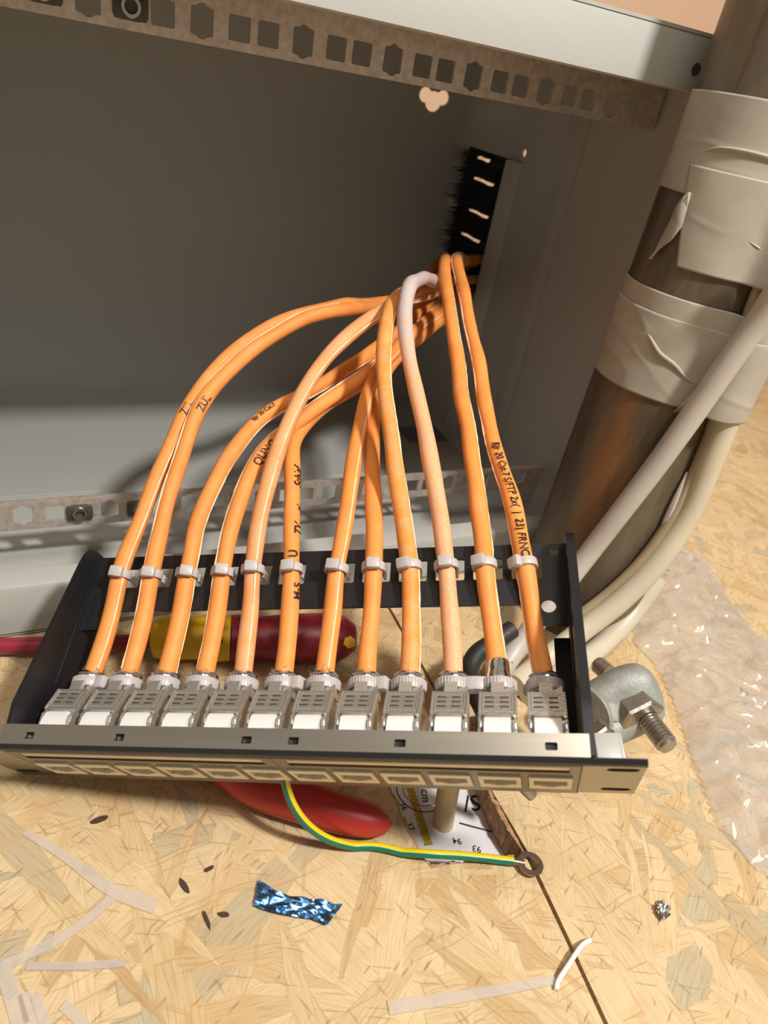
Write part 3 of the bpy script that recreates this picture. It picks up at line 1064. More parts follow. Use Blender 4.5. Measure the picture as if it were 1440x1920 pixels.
jack0 = make_jack()
LOOKS = ['hard against the black left cheek of the panel', 'with its cable sheath ending in loose bristly hairs', 'between two plain collars', 'whose white latch carries a faint mark',
         'left of the one with the big tie head', 'with a tie head sticking out on its left side', 'under the torn cable with a bright centre seam',
         'with a square tie head to its left', 'just left of the dust-speckled cable', 'carrying the dust-speckled cable', 'with tall bright foil above its collar', 'nearest the right cheek of the panel']
LOOKS = [''] * 9 + ['dusty cable', 'tall foil collar', '']
for k, x in enumerate(XC):
    j = jack0 if k == 0 else copy_tree(jack0)
    p = PW(x, 0, 0)
    j.matrix_world = Matrix.Translation(p * MM) @ PRn.to_4x4() @ Matrix.Scale(PS, 4)
    j['label'] = 'metal keystone jack with white latch, %s of the twelve%s' % (ORD[k], (', ' + LOOKS[k]) if LOOKS[k] else '')
    j['category'] = 'network jack'
    j['group'] = 'keystone jacks in the patch panel'

# ------------------------------------------------------------------ orange cables
# bar crossing point in panel mm, image polyline (with a distance along the optical axis at some nodes), end in the brush
BARX = [34.1, 49.8, 67.6, 84.7, 99.2, 117.3, 137.5, 154.2, 170.2, 185.8, 201.4, 218.3]
ENDS = [(186, 104), (178, 97), (170, 105), (162, 98), (178, 88), (154, 92), (170, 90), (162, 86), (146, 88), (150, 101), (160, 112), (152, 117)]
MID = {
    0: [(262, 975, 0), (300, 880, 0), (337, 795, 0), (382, 722, 0), (415, 682, 0), (458, 642, 0), (505, 612, 0), (560, 592, 0), (625, 576, 400), (700, 568, 450), (780, 556, 505)],
    1: [(304, 982, 0), (330, 889, 0), (360, 795, 0), (397, 728, 0), (449, 678, 0), (512, 631, 0), (571, 597, 0), (630, 582, 396), (705, 576, 450), (785, 566, 505)],
    2: [(369, 982, 0), (412, 889, 0), (446, 832, 0), (476, 795, 0), (520, 765, 0), (570, 738, 0), (625, 706, 0), (680, 672, 400), (728, 636, 425), (765, 605, 450), (800, 576, 490)],
    3: [(435, 982, 0), (470, 889, 0), (503, 838, 0), (548, 800, 0), (600, 762, 0), (662, 718, 0), (708, 688, 385), (752, 648, 415), (790, 610, 450), (828, 575, 505)],
    4: [(487, 982, 0), (510, 889, 0), (533, 812, 0), (561, 748, 0), (595, 694, 0), (640, 641, 0), (685, 604, 0), (722, 582, 375), (765, 564, 425), (815, 548, 490)],
    5: [(546, 1005, 0), (550, 930, 0), (550, 870, 0), (553, 826, 0), (580, 785, 0), (628, 748, 0), (680, 716, 398), (730, 680, 425), (775, 640, 450), (818, 600, 490)],
    6: [(644, 1005, 0), (655, 930, 0), (666, 855, 0), (678, 785, 0), (692, 732, 0), (712, 690, 380), (745, 652, 410), (790, 612, 450), (835, 578, 500)],
    7: [(701, 1005, 0), (700, 930, 0), (699, 855, 0), (699, 790, 0), (704, 745, 0), (722, 700, 390), (755, 660, 420), (800, 620, 455), (845, 585, 500)],
    8: [(760, 1005, 0), (749, 930, 0), (737, 855, 0), (726, 780, 0), (719, 705, 0), (719, 649, 0), (727, 594, 356), (742, 560, 385), (775, 545, 430), (830, 540, 500)],
    9: [(831, 1005, 0), (818, 930, 0), (805, 855, 0), (790, 780, 0), (774, 705, 0), (762, 635, 0), (757, 580, 0), (766, 540, 360), (785, 524, 385), (815, 526, 440)],
    10: [(904, 1005, 0), (894, 930, 0), (884, 855, 0), (873, 780, 0), (861, 705, 0), (850, 630, 0), (839, 555, 0), (832, 497, 440), (836, 486, 462), (850, 494, 500)],
    11: [(965, 960, 0), (937, 868, 0), (925, 830, 0), (909, 747, 0), (893, 663, 0), (875, 580, 0), (863, 520, 0), (857, 490, 450), (860, 482, 475), (869, 490, 510)],
}
CMAT = ['orange', 'orange', 'orange', 'orange', 'orange_pale', 'orange', 'orange', 'orange', 'orange_speck', 'orange_dusty', 'orange', 'orange']
SEAM = {0: 0.30, 1: -1.45, 2: 1.25, 3: -1.3, 4: 0.55, 6: 0.35, 8: 1.25, 11: -1.15, 10: 1.7}
CLAB = [
    'orange network cable at the far left with a pale seam down its front',
    'orange network cable beside the leftmost one, second port from the left',
    'orange network cable from the third port, pale torn seam on its right edge',
    'orange network cable from the fourth port, hand-lettered near the crossing',
    'scuffed pale orange cable from the fifth port, arching over its neighbours',
    'orange network cable from the sixth port, handwriting along its upright stretch',
    'orange network cable from the seventh port with a bright torn seam in front',
    'plain orange network cable without seam, rising straight from the eighth port',
    'speckled orange cable left of the chalky one, white edge on its right',
    'dusty orange cable with a chalk white bend, third from the right',
    'orange network cable without print, left of the close pair at the right',
    'rightmost orange network cable with printed lettering and white left edge']
CABR = 3.75
CPATH = []
CPAR = []
for k in range(12):
    P = []
    pstart = PW(XC[k], 31.5, -27.5)
    P.append(pstart)
    P.append(PW(XC[k], 37.0, -27.2))
    bx = BARX[k]
    tie = PW(bx, 84.2, -20.6)
    f = (52 - 37) / (83.2 - 37)
    P.append(PW(XC[k] * (1 - f) + bx * f + (random.uniform(-.5, .5)), 52, -26.6))
    P.append(PW(XC[k] * 0.3 + bx * 0.7, 68, -24.6))
    P.append(tie)
    # image polyline with interpolated inverse depth
    nodes = MID[k]
    u0 = CR @ (tie - CP)
    prev = (720 + F * u0.x / u0.z, 960 + F * u0.y / u0.z)
    tt = (prev[1] - 1034) / (prev[1] - nodes[0][1])
    seq = [(prev[0], prev[1], u0.z),
           (prev[0] + (nodes[0][0] - prev[0]) * tt, 1034, depth_of(PW(bx, 95, -26.3)) - 6.0)] + list(nodes)
    arc = [0.0]
    for a, b in zip(seq, seq[1:]):
        arc.append(arc[-1] + math.hypot(b[0] - a[0], b[1] - a[1]))
    known = [i for i, q in enumerate(seq) if q[2]]
    for i, q in enumerate(seq[1:], 1):
        if q[2]:
            d = q[2]
        else:
            lo = max(j for j in known if j < i)
            hi = min(j for j in known if j > i)
            t = (arc[i] - arc[lo]) / (arc[hi] - arc[lo])
            d = 1 / ((1 - t) / seq[lo][2] + t / seq[hi][2])
        P.append(dep(q[0], q[1], d))
    ey, ez = ENDS[k]
    P.append(Vector((282, ey - 10, ez + 1)))
    P.append(Vector((300, ey - 2, ez)))
    P.append(Vector((322, ey + 4, ez)))
    pts = relax(catmull(P, 3.2), 4)
    for i in range(12, len(pts)):
        q = pts[i]
        pts[i] = q + Vector((noise.noise(Vector((i * 0.10, k * 3.1, 0))), noise.noise(Vector((i * 0.10, k * 3.1, 5))), noise.noise(Vector((i * 0.10, k * 3.1, 9))))) * min(1, (i - 12) / 8) * 1.0
    CPATH.append(pts)
    root = thing('network_cable', CLAB[k], 'cable', pts[0], group='orange network cables on the patch panel')
    CPAR.append(root)
    loc = pts[0]
    lp = [p - loc for p in pts]
    wob = random.random() * 9

    def rad(t, wob=wob, n=len(lp)):
        return CABR * (1 + 0.045 * math.sin(t * 31 + wob) + 0.035 * math.sin(t * 83 + wob * 2))
    MB().tube(lp, rad, n=18).build('sheath', CMAT[k], root)
    # frames turned towards the open side (up and to the front)
    fr = []
    for i in range(len(pts)):
        t = (pts[min(i + 1, len(pts) - 1)] - pts[max(i - 1, 0)]).normalized()
        nv = (CP - pts[i]).normalized()
        nv = (nv - t * nv.dot(t)).normalized()
        fr.append((t, nv, t.cross(nv)))
    if k in SEAM:
        th = SEAM[k]
        sp = []
        for i, (p, (t, nv, bv)) in enumerate(zip(lp, fr)):
            if i < 3 or i > len(lp) * 0.80:
                continue
            a = th + 0.25 * math.sin(i * 0.045 + k)
            sp.append(p + (nv * math.cos(a) + bv * math.sin(a)) * (CABR * 0.99))
        rr = random.Random(k)
        ws = [rr.uniform(0.6, 1.25) for _ in range(200)]
        MB().tube(sp, lambda t, ws=ws: 0.40 * ws[int(t * 190)], n=6).build('torn_seam', 'seam', root)
    # foil / braid emerging above the collar
    a = PW(XC[k], 32.0, -27.5) - loc
    b = PW(XC[k], 40.0 if k != 10 else 45.0, -27.2) - loc
    ax = (b - a).normalized()
    ln = (b - a).length
    pr = [(4.6, 0), (5.4, 0.5), (5.3, ln * 0.55), (5.3, ln * 0.72), (6.1, ln * 0.80), (5.6, ln * 0.87), (4.9, ln * 0.95), (4.2, ln), (3.9, ln - 0.4), (3.9, 0)]
    if k == 10:
        pr = [(4.6, 0), (5.2, 0.5), (5.2, ln * 0.45), (4.7, ln * 0.62), (4.5, ln * 0.9), (4.1, ln), (3.8, ln - 0.4), (3.8, 0)]
    mb = MB().lathe(pr, a, ax, n=28)
    mb.build('screen_foil', 'chrome', root)
    # stray braid hairs
    mb = MB()
    rr = random.Random(40 + k)
    nh = {0: 16, 1: 6, 2: 14, 3: 5, 5: 26, 6: 26, 8: 14, 9: 8}.get(k, 5)
    for _ in range(nh):
        an = rr.uniform(0, 6.283)
        u = Vector((0, 0, 1))
        u = (u - ax * u.dot(ax)).normalized()
        v2 = ax.cross(u)
        rdir = u * math.cos(an) + v2 * math.sin(an)
        tang = ax.cross(rdir)
        p0 = b - ax * 0.8 + rdir * 4.0
        p1 = p0 + rdir * rr.uniform(0.2, 1.4) + ax * rr.uniform(-0.5, 1.6) + tang * rr.uniform(-2, 2)
        p2 = p1 + rdir * rr.uniform(-0.8, 0.8) + ax * rr.uniform(-1.5, 1.5) + tang * rr.uniform(-2.5, 2.5)
        mb.tube(relax(catmull([p0, p1, p2], 0.7), 1), 0.09, n=4)
    hb = mb.build('braid_hairs', 'chrome', root)
    hb['kind'] = 'stuff'


def glyph_mesh(txt, size, shear=0.0):
    """text as triangles in mm: list of (tri vertices)"""
    cu = bpy.data.curves.new('glyphs', 'FONT')
    cu.body = txt
    cu.size = size
    cu.shear = shear
    cu.resolution_u = 3
    cu.offset = size * 0.012
    o = bpy.data.objects.new('glyphs', cu)
    COL.objects.link(o)
    dg = bpy.context.evaluated_depsgraph_get()
    me = o.evaluated_get(dg).to_mesh()
    vs = [v.co.copy() for v in me.vertices]
    fs = [tuple(p.vertices) for p in me.polygons]
    o.evaluated_get(dg).to_mesh_clear()
    bpy.data.objects.remove(o)
    bpy.data.curves.remove(cu)
    return vs, fs


def wrap_text(k, txt, size, uv, theta, rev=False, shear=0.0, stretch=1.0):
    """print on the sheath, starting nearest the point seen at uv"""
    pts = CPATH[k]
    loc = pts[0]

    def pix(p):
        q = CR @ (p - CP)
        return 720 + F * q.x / q.z, 960 + F * q.y / q.z
    best = min(range(len(pts) * 4 // 5), key=lambda i: (pix(pts[i])[0] - uv[0]) ** 2 + (pix(pts[i])[1] - uv[1]) ** 2)
    cum = [0.0]
    for a, b in zip(pts, pts[1:]):
        cum.append(cum[-1] + (b - a).length)
    vs, fs = glyph_mesh(txt, size, shear)
    mb = MB()
    out = []
    for v in vs:
        s = cum[best] + (v.x * stretch if not rev else -v.x * stretch)
        i = 0
        while i < len(cum) - 2 and cum[i + 1] < s:
            i += 1
        f = max(0, min(1, (s - cum[i]) / (cum[i + 1] - cum[i])))
        p = pts[i].lerp(pts[i + 1], f)
        t = (pts[i + 1] - pts[i]).normalized()
        nv = (CP - p).normalized()
        nv = (nv - t * nv.dot(t)).normalized()
        bv = t.cross(nv)
        sgn = -1 if not rev else 1
        a = theta + sgn * (v.y - size * 0.35) / CABR
        q = p + (nv * math.cos(a) + bv * math.sin(a)) * (CABR * 1.15)
        out.append(mb.bm.verts.new(q - loc))
    for f in fs:
        try:
            mb.bm.faces.new([out[i] for i in f])
        except ValueError:
            pass
    return mb.build('lettering', 'ink', CPAR[k], smooth=False)


wrap_text(11, 'BJr 20 Cat.7 S/FTP 2x(  )  23) FRNC', 4.3, (931, 835), 0.35, rev=True, stretch=1.06)
wrap_text(0, 'ZIIL', 5.0, (345, 790), -0.3)
wrap_text(1, 'ZUL', 5.2, (380, 775), 0.1)
wrap_text(3, 'QUNO', 5.4, (487, 885), 0.0)
wrap_text(2, 'BJr 20 Cat.7', 3.0, (478, 793), -0.6)
wrap_text(5, 'Schlaf', 5.4, (550, 925), 0.75, shear=0.2)
wrap_text(5, 'zi', 5.2, (550, 965), 0.95)
wrap_text(5, 'TV', 5.6, (548, 1012), 0.85)
wrap_text(5, 'U', 5.0, (545, 1052), 0.2)
wrap_text(5, 'M-5', 4.6, (535, 1130), 0.75)


# ------------------------------------------------------------------ zip ties
def tie_mesh(root, R, width, head_dir, axis, normal, head=(6.0, 5.6, 4.6), ribs=False, stub=0.0):
    """axis: along the cable, normal: outward direction in which the head sits (head_dir rotates around)"""
    ax = Vector(axis).normalized()
    nv = Vector(normal)
    nv = (nv - ax * nv.dot(ax)).normalized()
    bv = ax.cross(nv)
    pr = [(R + 0.1, -width / 2), (R + 1.1, -width / 2), (R + 1.25, -width / 2 + 0.3), (R + 1.25, width / 2 - 0.3), (R + 1.1, width / 2), (R + 0.1, width / 2)]
    mb = MB().lathe(pr, (0, 0, 0), ax, n=40, ref=nv)
    if ribs:
        for i in range(34):
            a = 2 * math.pi * i / 34
            d = nv * math.cos(a) + bv * math.sin(a)
            tg = ax.cross(d)
            rot = Matrix((tg, ax, d)).transposed()
            mb.box(d * (R + 1.3), (0.32, width * 0.8, 0.35), rot)
    mb.build('strap', 'nylon' if not ribs else 'nylon', root)
    d = nv * math.cos(head_dir) + bv * math.sin(head_dir)
    tg = ax.cross(d)
    rot = Matrix((tg, ax, d)).transposed()
    mb = MB().box(d * (R + 1.6), (head[0], head[1], head[2]), rot, bevel=0.9)
    if stub:
        mb.box(d * (R + 1.2) + tg * (head[0] / 2 + stub / 2 - 0.3), (stub, head[1] * 0.75, 1.2), rot, bevel=0.3)
    mb.build('head', 'nylon', root)


for k in range(12):
    bx = BARX[k]
    pts = CPATH[k]
    tp = PW(bx, 84.2, -20.6)
    i = min(range(len(pts)), key=lambda q: (pts[q] - tp).length)
    c = pts[i]
    ax = (pts[i + 1] - pts[i - 1]).normalized()
    side = [0.35, 0.25, 0.1, 0.1, 0.15, 0.3, 0.35, 0.05, 0.45, 0.05, 0.45, 0.75][k]
    r = thing('zip_tie', 'translucent zip tie holding the %s orange cable to the black rear bar' % ORD[k], 'zip tie', c, group='zip ties along the rear bar')
    tie_mesh(r, CABR + 0.15, 3.5, -side, ax, (CP - c), head=(5.8, 4.9, 3.4))
    # loop through the window behind the cable
    e1 = (pts[i] + (PR @ bn) * -(CABR + 1.0)) - c
    sx = PR @ Vector((1, 0, 0))
    MB().box(e1 - (PR @ bn) * 1.2 + sx * 3.6, (1.2, 3.6, 5.0), PRn, bevel=0.4).build('loop', 'nylon', r)

HEADS = {0: ('head at left', 1.35), 5: ('head at left', 1.3), 7: ('head at left', 1.35), 9: ('head at left', 1.35), 10: ('head at right', -1.35)}
for k in range(12):
    c = PW(XC[k], 34.6, -27.3)
    ax = PR @ Vector((0, 1, 0))
    lab = 'ribbed zip tie round the collar of the %s jack' % ORD[k]
    if k in HEADS:
        lab += ', ' + HEADS[k][0]
        hd = HEADS[k][1]
        hs = (6.4, 5.4, 5.6)
    else:
        hd = -2.2
        hs = (4.5, 4.5, 3.6)
    r = thing('collar_tie', lab, 'zip tie', c, group='zip ties round the jack collars')
    tie_mesh(r, 5.5, 4.0, hd, ax, PR @ Vector((0, 0, 1)), head=hs, ribs=True)

# ------------------------------------------------------------------ earth wire with ring lug
gw = [dep(530, 1440, 270), dep(535, 1470, 272), dep(548, 1508, 276), dep(575, 1546, 282), dep(620, 1576, 290), dep(700, 1594, 299), at(800, 1601, z=FZ + 5), at(880, 1606, z=FZ + 3.5), at(962, 1615, z=FZ + 3)]
gp = catmull(gw, 2.0)
gp = [Vector((p.x, p.y, max(p.z, FZ + 2.2))) for p in relax(gp, 3)]
ew = thing('earth_wire', 'green and yellow earth wire with a ring lug hanging from under the panel', 'wire', gp[0])
lp = [p - gp[0] for p in gp]
MB().tube(lp, 1.75, n=14).build('green_insulation', 'green', ew)
fr = make_frames(lp)
mb = MB()
rings = []
for i, p in enumerate(lp):
    nv = (CP - gp[i]).normalized()
    t = fr[i][0]
    nv = (nv - t * nv.dot(t)).normalized()
    bv = t.cross(nv)
    rings.append([mb.bm.verts.new(p + (nv * math.cos(a) + bv * math.sin(a)) * 1.82) for a in [(0.25 + 0.16 * j) * 1.0 * -1 for j in range(-1, 9)]])
for a, b in zip(rings, rings[1:]):
    for j in range(len(a) - 1):
        mb.bm.faces.new([a[j], a[j + 1], b[j + 1], b[j]])
for a in (rings,):
    pass
mb.build('yellow_stripe', 'yellow_wire', ew)
e = gp[-1]
lc = at(995, 1620, z=FZ + 3.2)
dr = (lc - e).normalized()
MB().tube([e - gp[0] - dr * 1, e - gp[0] + dr * 5], 1.0, n=10).build('copper_strands', 'copper', ew)
mb = MB()
mb.lathe([(3.1, -0.45), (5.4, -0.45), (5.4, 0.45), (3.1, 0.45)], lc - gp[0], (0, 0, 1), n=36)
mb.tube([lc - gp[0] - dr * 11, lc - gp[0] - dr * 5], 1.5, n=14)
mb.box(lc - gp[0] - dr * 5.6, (3.0, 2.6, 0.9), Matrix.Rotation(math.atan2(dr.y, dr.x), 3, 'Z'), bevel=0.2)
mb.build('ring_lug', 'lug', ew)

# ------------------------------------------------------------------ steel pipe with masking tape
PCX, PCY, PRAD = 279.0, -97.0, 38.0
pipe = thing('steel_pipe', 'thick rusty steel pipe rising beside the cabinet, wrapped in masking tape', 'pipe', (PCX - 3.2, PCY, FZ), Matrix.Rotation(math.radians(1.15), 3, 'Y'))
mb = MB().lathe([(PRAD - 3.2, 0), (PRAD, 0), (PRAD, 560), (PRAD - 3.2, 560)], (0, 0, 0), (0, 0, 1), n=96)
mb.build('pipe_body', 'pipe', pipe)


def tape(z0, z1, rr, seed, name='masking_tape', a0=0.0, a1=2 * math.pi, bulge=None, wr=0.5, edge0=0.8, slant=0.0):
    mb = MB()
    n = 180
    mz = max(6, int((z1 - z0) / 0.9))
    grid = []
    for i in range(n + 1):
        row = []
        for j in range(mz + 1):
            f = j / mz
            aa = a0 - slant * f
            a = aa + (a1 - aa) * i / n
            z = z0 + (z1 - z0) * f + noise.noise(Vector((a * 3, seed, j * 0.0))) * edge0 * (1 - abs(2 * f - 1))
            nz = noise.noise(Vector((a * 2.2 + seed, z * 0.06, seed)))
            ridg = 1 - abs(noise.noise(Vector((a * 0.9 + seed * 3, z * 0.075 + a * 0.5, 2.0))) * 4.0)
            ridg = max(0, ridg) ** 2 * max(0, noise.noise(Vector((a * 1.1, z * .03, seed + 7))) + 0.25)
            r = rr + wr * (0.6 * nz + 1.1 * ridg * math.sin(math.pi * f) ** 0.5)
            if bulge:
                r += bulge(a, z)
            row.append(mb.bm.verts.new((r * math.cos(a), r * math.sin(a), z - FZ)))
        grid.append(row)
    for i in range(n):
        for j in range(mz):
            mb.bm.faces.new([grid[i][j], grid[i + 1][j], grid[i + 1][j + 1], grid[i][j + 1]])
    o = mb.build(name, 'tape', pipe)
    s = o.modifiers.new('thickness', 'SOLIDIFY')
    s.thickness = 0.0003
    return o


def bulge_b(a, z):
    # tape runs out over the cream cable strapped to the pipe's right side
    d = (a - math.radians(-92) + math.pi) % (2 * math.pi) - math.pi
    return 12.6 * math.exp(-(d / 0.33) ** 4)


# upper wraps (three overlapping turns), lower wrap
tape(210, 250.5, PRAD + 0.7, 1.0, wr=0.5, bulge=lambda a, z: 0.9 * bulge_b(a, z))
tape(180.4, 222, PRAD + 1.3, 3.0, wr=0.9, a0=math.radians(-162), a1=math.radians(100), bulge=bulge_b, slant=0.33)
tape(118, 158, PRAD + 1.2, 4.0, wr=1.0, bulge=bulge_b)
tape(146, 167.5, PRAD + 0.8, 5.0, wr=0.4, bulge=lambda a, z: bulge_b(a, z) * 0.9)
# torn twisted end sticking out at the left
mb = MB()
P = []
for u_, v_, off in ((1284, 362, 1.5), (1270, 392, 3.0), (1262, 420, 3.5), (1244, 448, 3.0), (1226, 472, 2.5), (1214, 488, 1.5)):
    d_ = ray(u_, v_)
    o_ = CP - Vector((PCX, PCY, 0))
    a_q = d_.x ** 2 + d_.y ** 2
    b_q = 2 * (o_.x * d_.x + o_.y * d_.y)
    c_q = o_.x ** 2 + o_.y ** 2 - (PRAD + off) ** 2
    t_q = (-b_q - math.sqrt(max(0, b_q * b_q - 4 * a_q * c_q))) / (2 * a_q)
    P.append(CP + d_ * t_q - Vector((PCX, PCY, FZ)))
wd = [5, 7, 6, 7.5, 4, 1.2]
rows = []
for i, p in enumerate(P):
    t = Vector((0.0, -1.0, 0.35 * math.sin(i * 2.1))).normalized()
    rows.append([mb.bm.verts.new(p + t * wd[i] * s + Vector((-1, 0, 0)) * (1.2 * math.sin(i * 1.7 + s * 3))) for s in (-0.5, 0, 0.5)])
for a, b in zip(rows, rows[1:]):
    for j in range(2):
        mb.bm.faces.new([a[j], a[j + 1], b[j + 1], b[j]])
o = mb.build('torn_tape_end', 'tape', pipe)
o.modifiers.new('t', 'SOLIDIFY').thickness = 0.0004


def on_tape(ang, z, off):
    a = math.radians(ang)
    return Vector(((PRAD + off) * math.cos(a), (PRAD + off) * math.sin(a), z - FZ))


for i, fold in enumerate(([(-176, 227.5, .6), (-166, 230, 1.1), (-150, 231, 1.1), (-130, 230.5, 1.1), (-108, 228, 1.0), (-90, 226, .8)],
                          [(-170, 150, .8), (-160, 146, 1.5), (-150, 141, 1.6), (-138, 138, 1.6), (-126, 133, 1.4), (-118, 131, .9)],
                          [(-120, 205, 1.1), (-110, 203, 1.9), (-98, 200, 1.8), (-86, 197, 1.2)],
                          [(-124, 198, 1.1), (-112, 195, 1.9), (-100, 191, 1.8), (-88, 189, 1.2)])):
    pf = catmull([on_tape(*q) for q in fold], 1.5)
    MB().tube(pf, lambda t: 0.25 + 0.75 * math.sin(math.pi * min(1, max(0, t))), n=8).build('tape_fold', 'tape', pipe)
mb = MB()
fp = [on_tape(-122, 116.5, 1.6), on_tape(-118, 122, 2.6), on_tape(-114, 130, 3.0), on_tape(-108, 138, 3.4), on_tape(-103, 145, 3.2)]
rows = []
for i, p in enumerate(fp):
    w2 = (3.2, 4.6, 4.6, 4.4, 3.6)[i]
    out = Vector((p.x, p.y, 0)).normalized()
    t = Vector((-out.y, out.x, 0.35)).normalized()
    rows.append([mb.bm.verts.new(p + t * w2 * q + out * (0.7 if q else 1.3)) for q in (-1, 0, 1)])
for a, b in zip(rows, rows[1:]):
    for j in range(2):
        mb.bm.faces.new([a[j], a[j + 1], b[j + 1], b[j]])
o = mb.build('tape_flap', 'tape', pipe)
o.modifiers.new('t', 'SOLIDIFY').thickness = 0.0004


# ------------------------------------------------------------------ pale cables around the pipe
def cable(name, label, cat, pts, r, mat, group=None, ribs=0, n=20, sm=4):
    P = relax(catmull(pts, 3.5), sm)
    mb = MB()
    if ribs:
        P = relax(catmull(pts, 0.7), 3)
        mb.tube(P, lambda t: r * (1 + 0.016 * math.sin(t * ribs * 2 * math.pi)), n=n)
    else:
        mb.tube(P, r, n=n)
    return mb.build(name, mat, recenter=True, props=props(label, cat, group))


def onpx(u, v, off):
    """point seen at (u, v), `off` mm outside the pipe surface on the near side"""
    d = ray(u, v)
    o = CP - Vector((PCX, PCY, 0))
    a = d.x ** 2 + d.y ** 2
    b = 2 * (o.x * d.x + o.y * d.y)
    c = o.x ** 2 + o.y ** 2 - (PRAD + off) ** 2
    s_ = (-b - math.sqrt(max(0, b * b - 4 * a * c))) / (2 * a)
    return CP + d * s_


def lim(u, v, d, r):
    p = dep(u, v, d)
    q = at(u, v, z=FZ + r)
    return q if q is not None and (q - CP).length < (p - CP).length else p


# A: crosses in front of the tape down to the left
cable('sheathed_cable', 'straight white cable crossing in front of the taped pipe', 'cable',
      [onpx(1520, 452, 24), onpx(1440, 575, 15), onpx(1352, 700, 11), onpx(1290, 790, 9), onpx(1225, 880, 8), onpx(1160, 965, 9), onpx(1085, 1062, 14), lim(1010, 1160, 400, 6), lim(955, 1235, 395, 6), lim(915, 1300, 385, 6)],
      5.8, 'pvc')


def onpipe(ang, z, off):
    a = math.radians(ang)
    return Vector((PCX + (PRAD + off) * math.cos(a), PCY + (PRAD + off) * math.sin(a), z))


# B: strapped to the right side of the pipe by the tape, then bending to the floor
cable('sheathed_cable', 'thick cream cable taped to the right flank of the pipe', 'cable',
      [onpipe(-90, 420, 6.8), onpipe(-90, 300, 6.8), onpipe(-90, 165, 6.8), onpx(1358, 800, 6.5), onpx(1333, 862, 6.8), onpx(1290, 965, 7.2), onpx(1236, 1050, 8), onpx(1166, 1124, 10), lim(1092, 1182, 412, 7), lim(1020, 1238, 405, 6.6), lim(965, 1285, 396, 6.4)],
      6.4, 'cream')
cable('sheathed_cable', 'second cream cable low on the floor under the curving thick one', 'cable',
      [lim(1232, 1082, 440, 6.4), lim(1185, 1150, 440, 6.4), lim(1125, 1212, 440, 6.4), lim(1062, 1258, 440, 6.4), lim(990, 1305, 440, 6.4)],
      6.4, 'cream')
cable('sheathed_cable', 'slim tan cable between the pipe and the cream cable', 'cable',
      [onpipe(-104, 420, 3.0), onpipe(-104, 300, 3.0), onpipe(-104, 165, 3.0), onpx(1336, 800, 3), onpx(1308, 870, 3), onpx(1262, 965, 3.2), onpx(1205, 1048, 3.5), onpx(1140, 1112, 5), lim(1070, 1165, 416, 3.2)],
      3.0, 'tan')
# thin white strip against the pipe
mb = MB()
sa = [onpx(1288, 885, 1.5), onpx(1262, 948, 2.5), onpx(1236, 1008, 2.5), onpx(1208, 1058, 1.5)]
mb.tube(catmull(sa, 4), lambda t: 0.4 + 1.9 * math.sin(math.pi * min(1, t * 0.92)) ** 1.0, n=8)
mb.build('plastic_sliver', 'pvc', recenter=True, props=props('thin white plastic sliver standing against the pipe between the cables', 'scrap'))
# black ribbed cable behind the right part of the panel
cable('ribbed_cable', 'black ribbed cable curling behind the third jack from the right', 'cable',
      [dep(960, 1180, 372), dep(925, 1205, 366), dep(893, 1228, 360), dep(880, 1258, 354), dep(888, 1292, 346), dep(905, 1325, 340), at(915, 1360, z=FZ - 6)],
      4.9, 'rubber', ribs=60, n=16)
# cream cable going down through the notch in front of the panel
cable('sheathed_cable', 'short cream cable dropping through the sawn notch in the floor', 'cable',
      [dep(848, 1420, 300), dep(842, 1470, 312), dep(834, 1520, 326), dep(828, 1570, 336), dep(824, 1618, 342), dep(822, 1650, 348)],
      4.9, 'straw')
cable('rod_end', 'grey rounded cable end peeping out under the right front of the panel', 'cable',
      [dep(950, 1440, 300), dep(975, 1470, 303), dep(993, 1487, 306), dep(997, 1491, 306.5)], 2.6, 'bolt')

# ------------------------------------------------------------------ printed paper below the notch
pap = thing('printed_paper', 'white printed paper with ruler marks and numbers lying under the sawn notch', 'paper', (121, -202, FZ - 14.5))
ZP = FZ - 14.5
PO = Vector((121, -202, ZP))
mb = MB()
gx, gy = 16, 22
vg = []
for i in range(gx + 1):
    for j in range(gy + 1):
        x = -22 + 48 * i / gx
        y = -38 + 84 * j / gy
        vg.append(mb.bm.verts.new((x, y, 0.05 * noise.noise(Vector((x * .06, y * .06, 3))))))
for i in range(gx):
    for j in range(gy):
        q = i * (gy + 1) + j
        mb.bm.faces.new([vg[q], vg[q + gy + 1], vg[q + gy + 2], vg[q + 1]])
mb.build('sheet', 'paper', pap)


def flat_text(txt, size, uv, ang, mat, parent, org, z, mirror=False, bold=0.0, name='printing', shear=0.0):
    p = at(*uv, z=z)
    vs, fs = glyph_mesh(txt, size, shear)
    mb = MB()
    R2 = Matrix.Rotation(math.radians(ang), 3, 'Z')
    cx = (min(v.x for v in vs) + max(v.x for v in vs)) / 2
    cy = (min(v.y for v in vs) + max(v.y for v in vs)) / 2
    out = [mb.bm.verts.new(R2 @ Vector((v.x - cx, v.y - cy, 0)) + p - org) for v in vs]
    for f in fs:
        try:
            mb.bm.faces.new([out[i] for i in f])
        except ValueError:
            pass
    return mb.build(name, mat, parent, smooth=False)


ZI = ZP + 0.12
flat_text('94', 4.4, (857, 1577), 158, 'ink_grey', pap, PO, ZI)
flat_text('93', 4.4, (894, 1592), 148, 'ink_grey', pap, PO, ZI)
flat_text('37', 4.2, (770, 1550), -88, 'ink_grey', pap, PO, ZI)
flat_text('36', 4.2, (757, 1512), -88, 'ink_grey', pap, PO, ZI)
flat_text('S/', 12, (884, 1506), 168, 'ink_grey', pap, PO, ZI, shear=0.2)
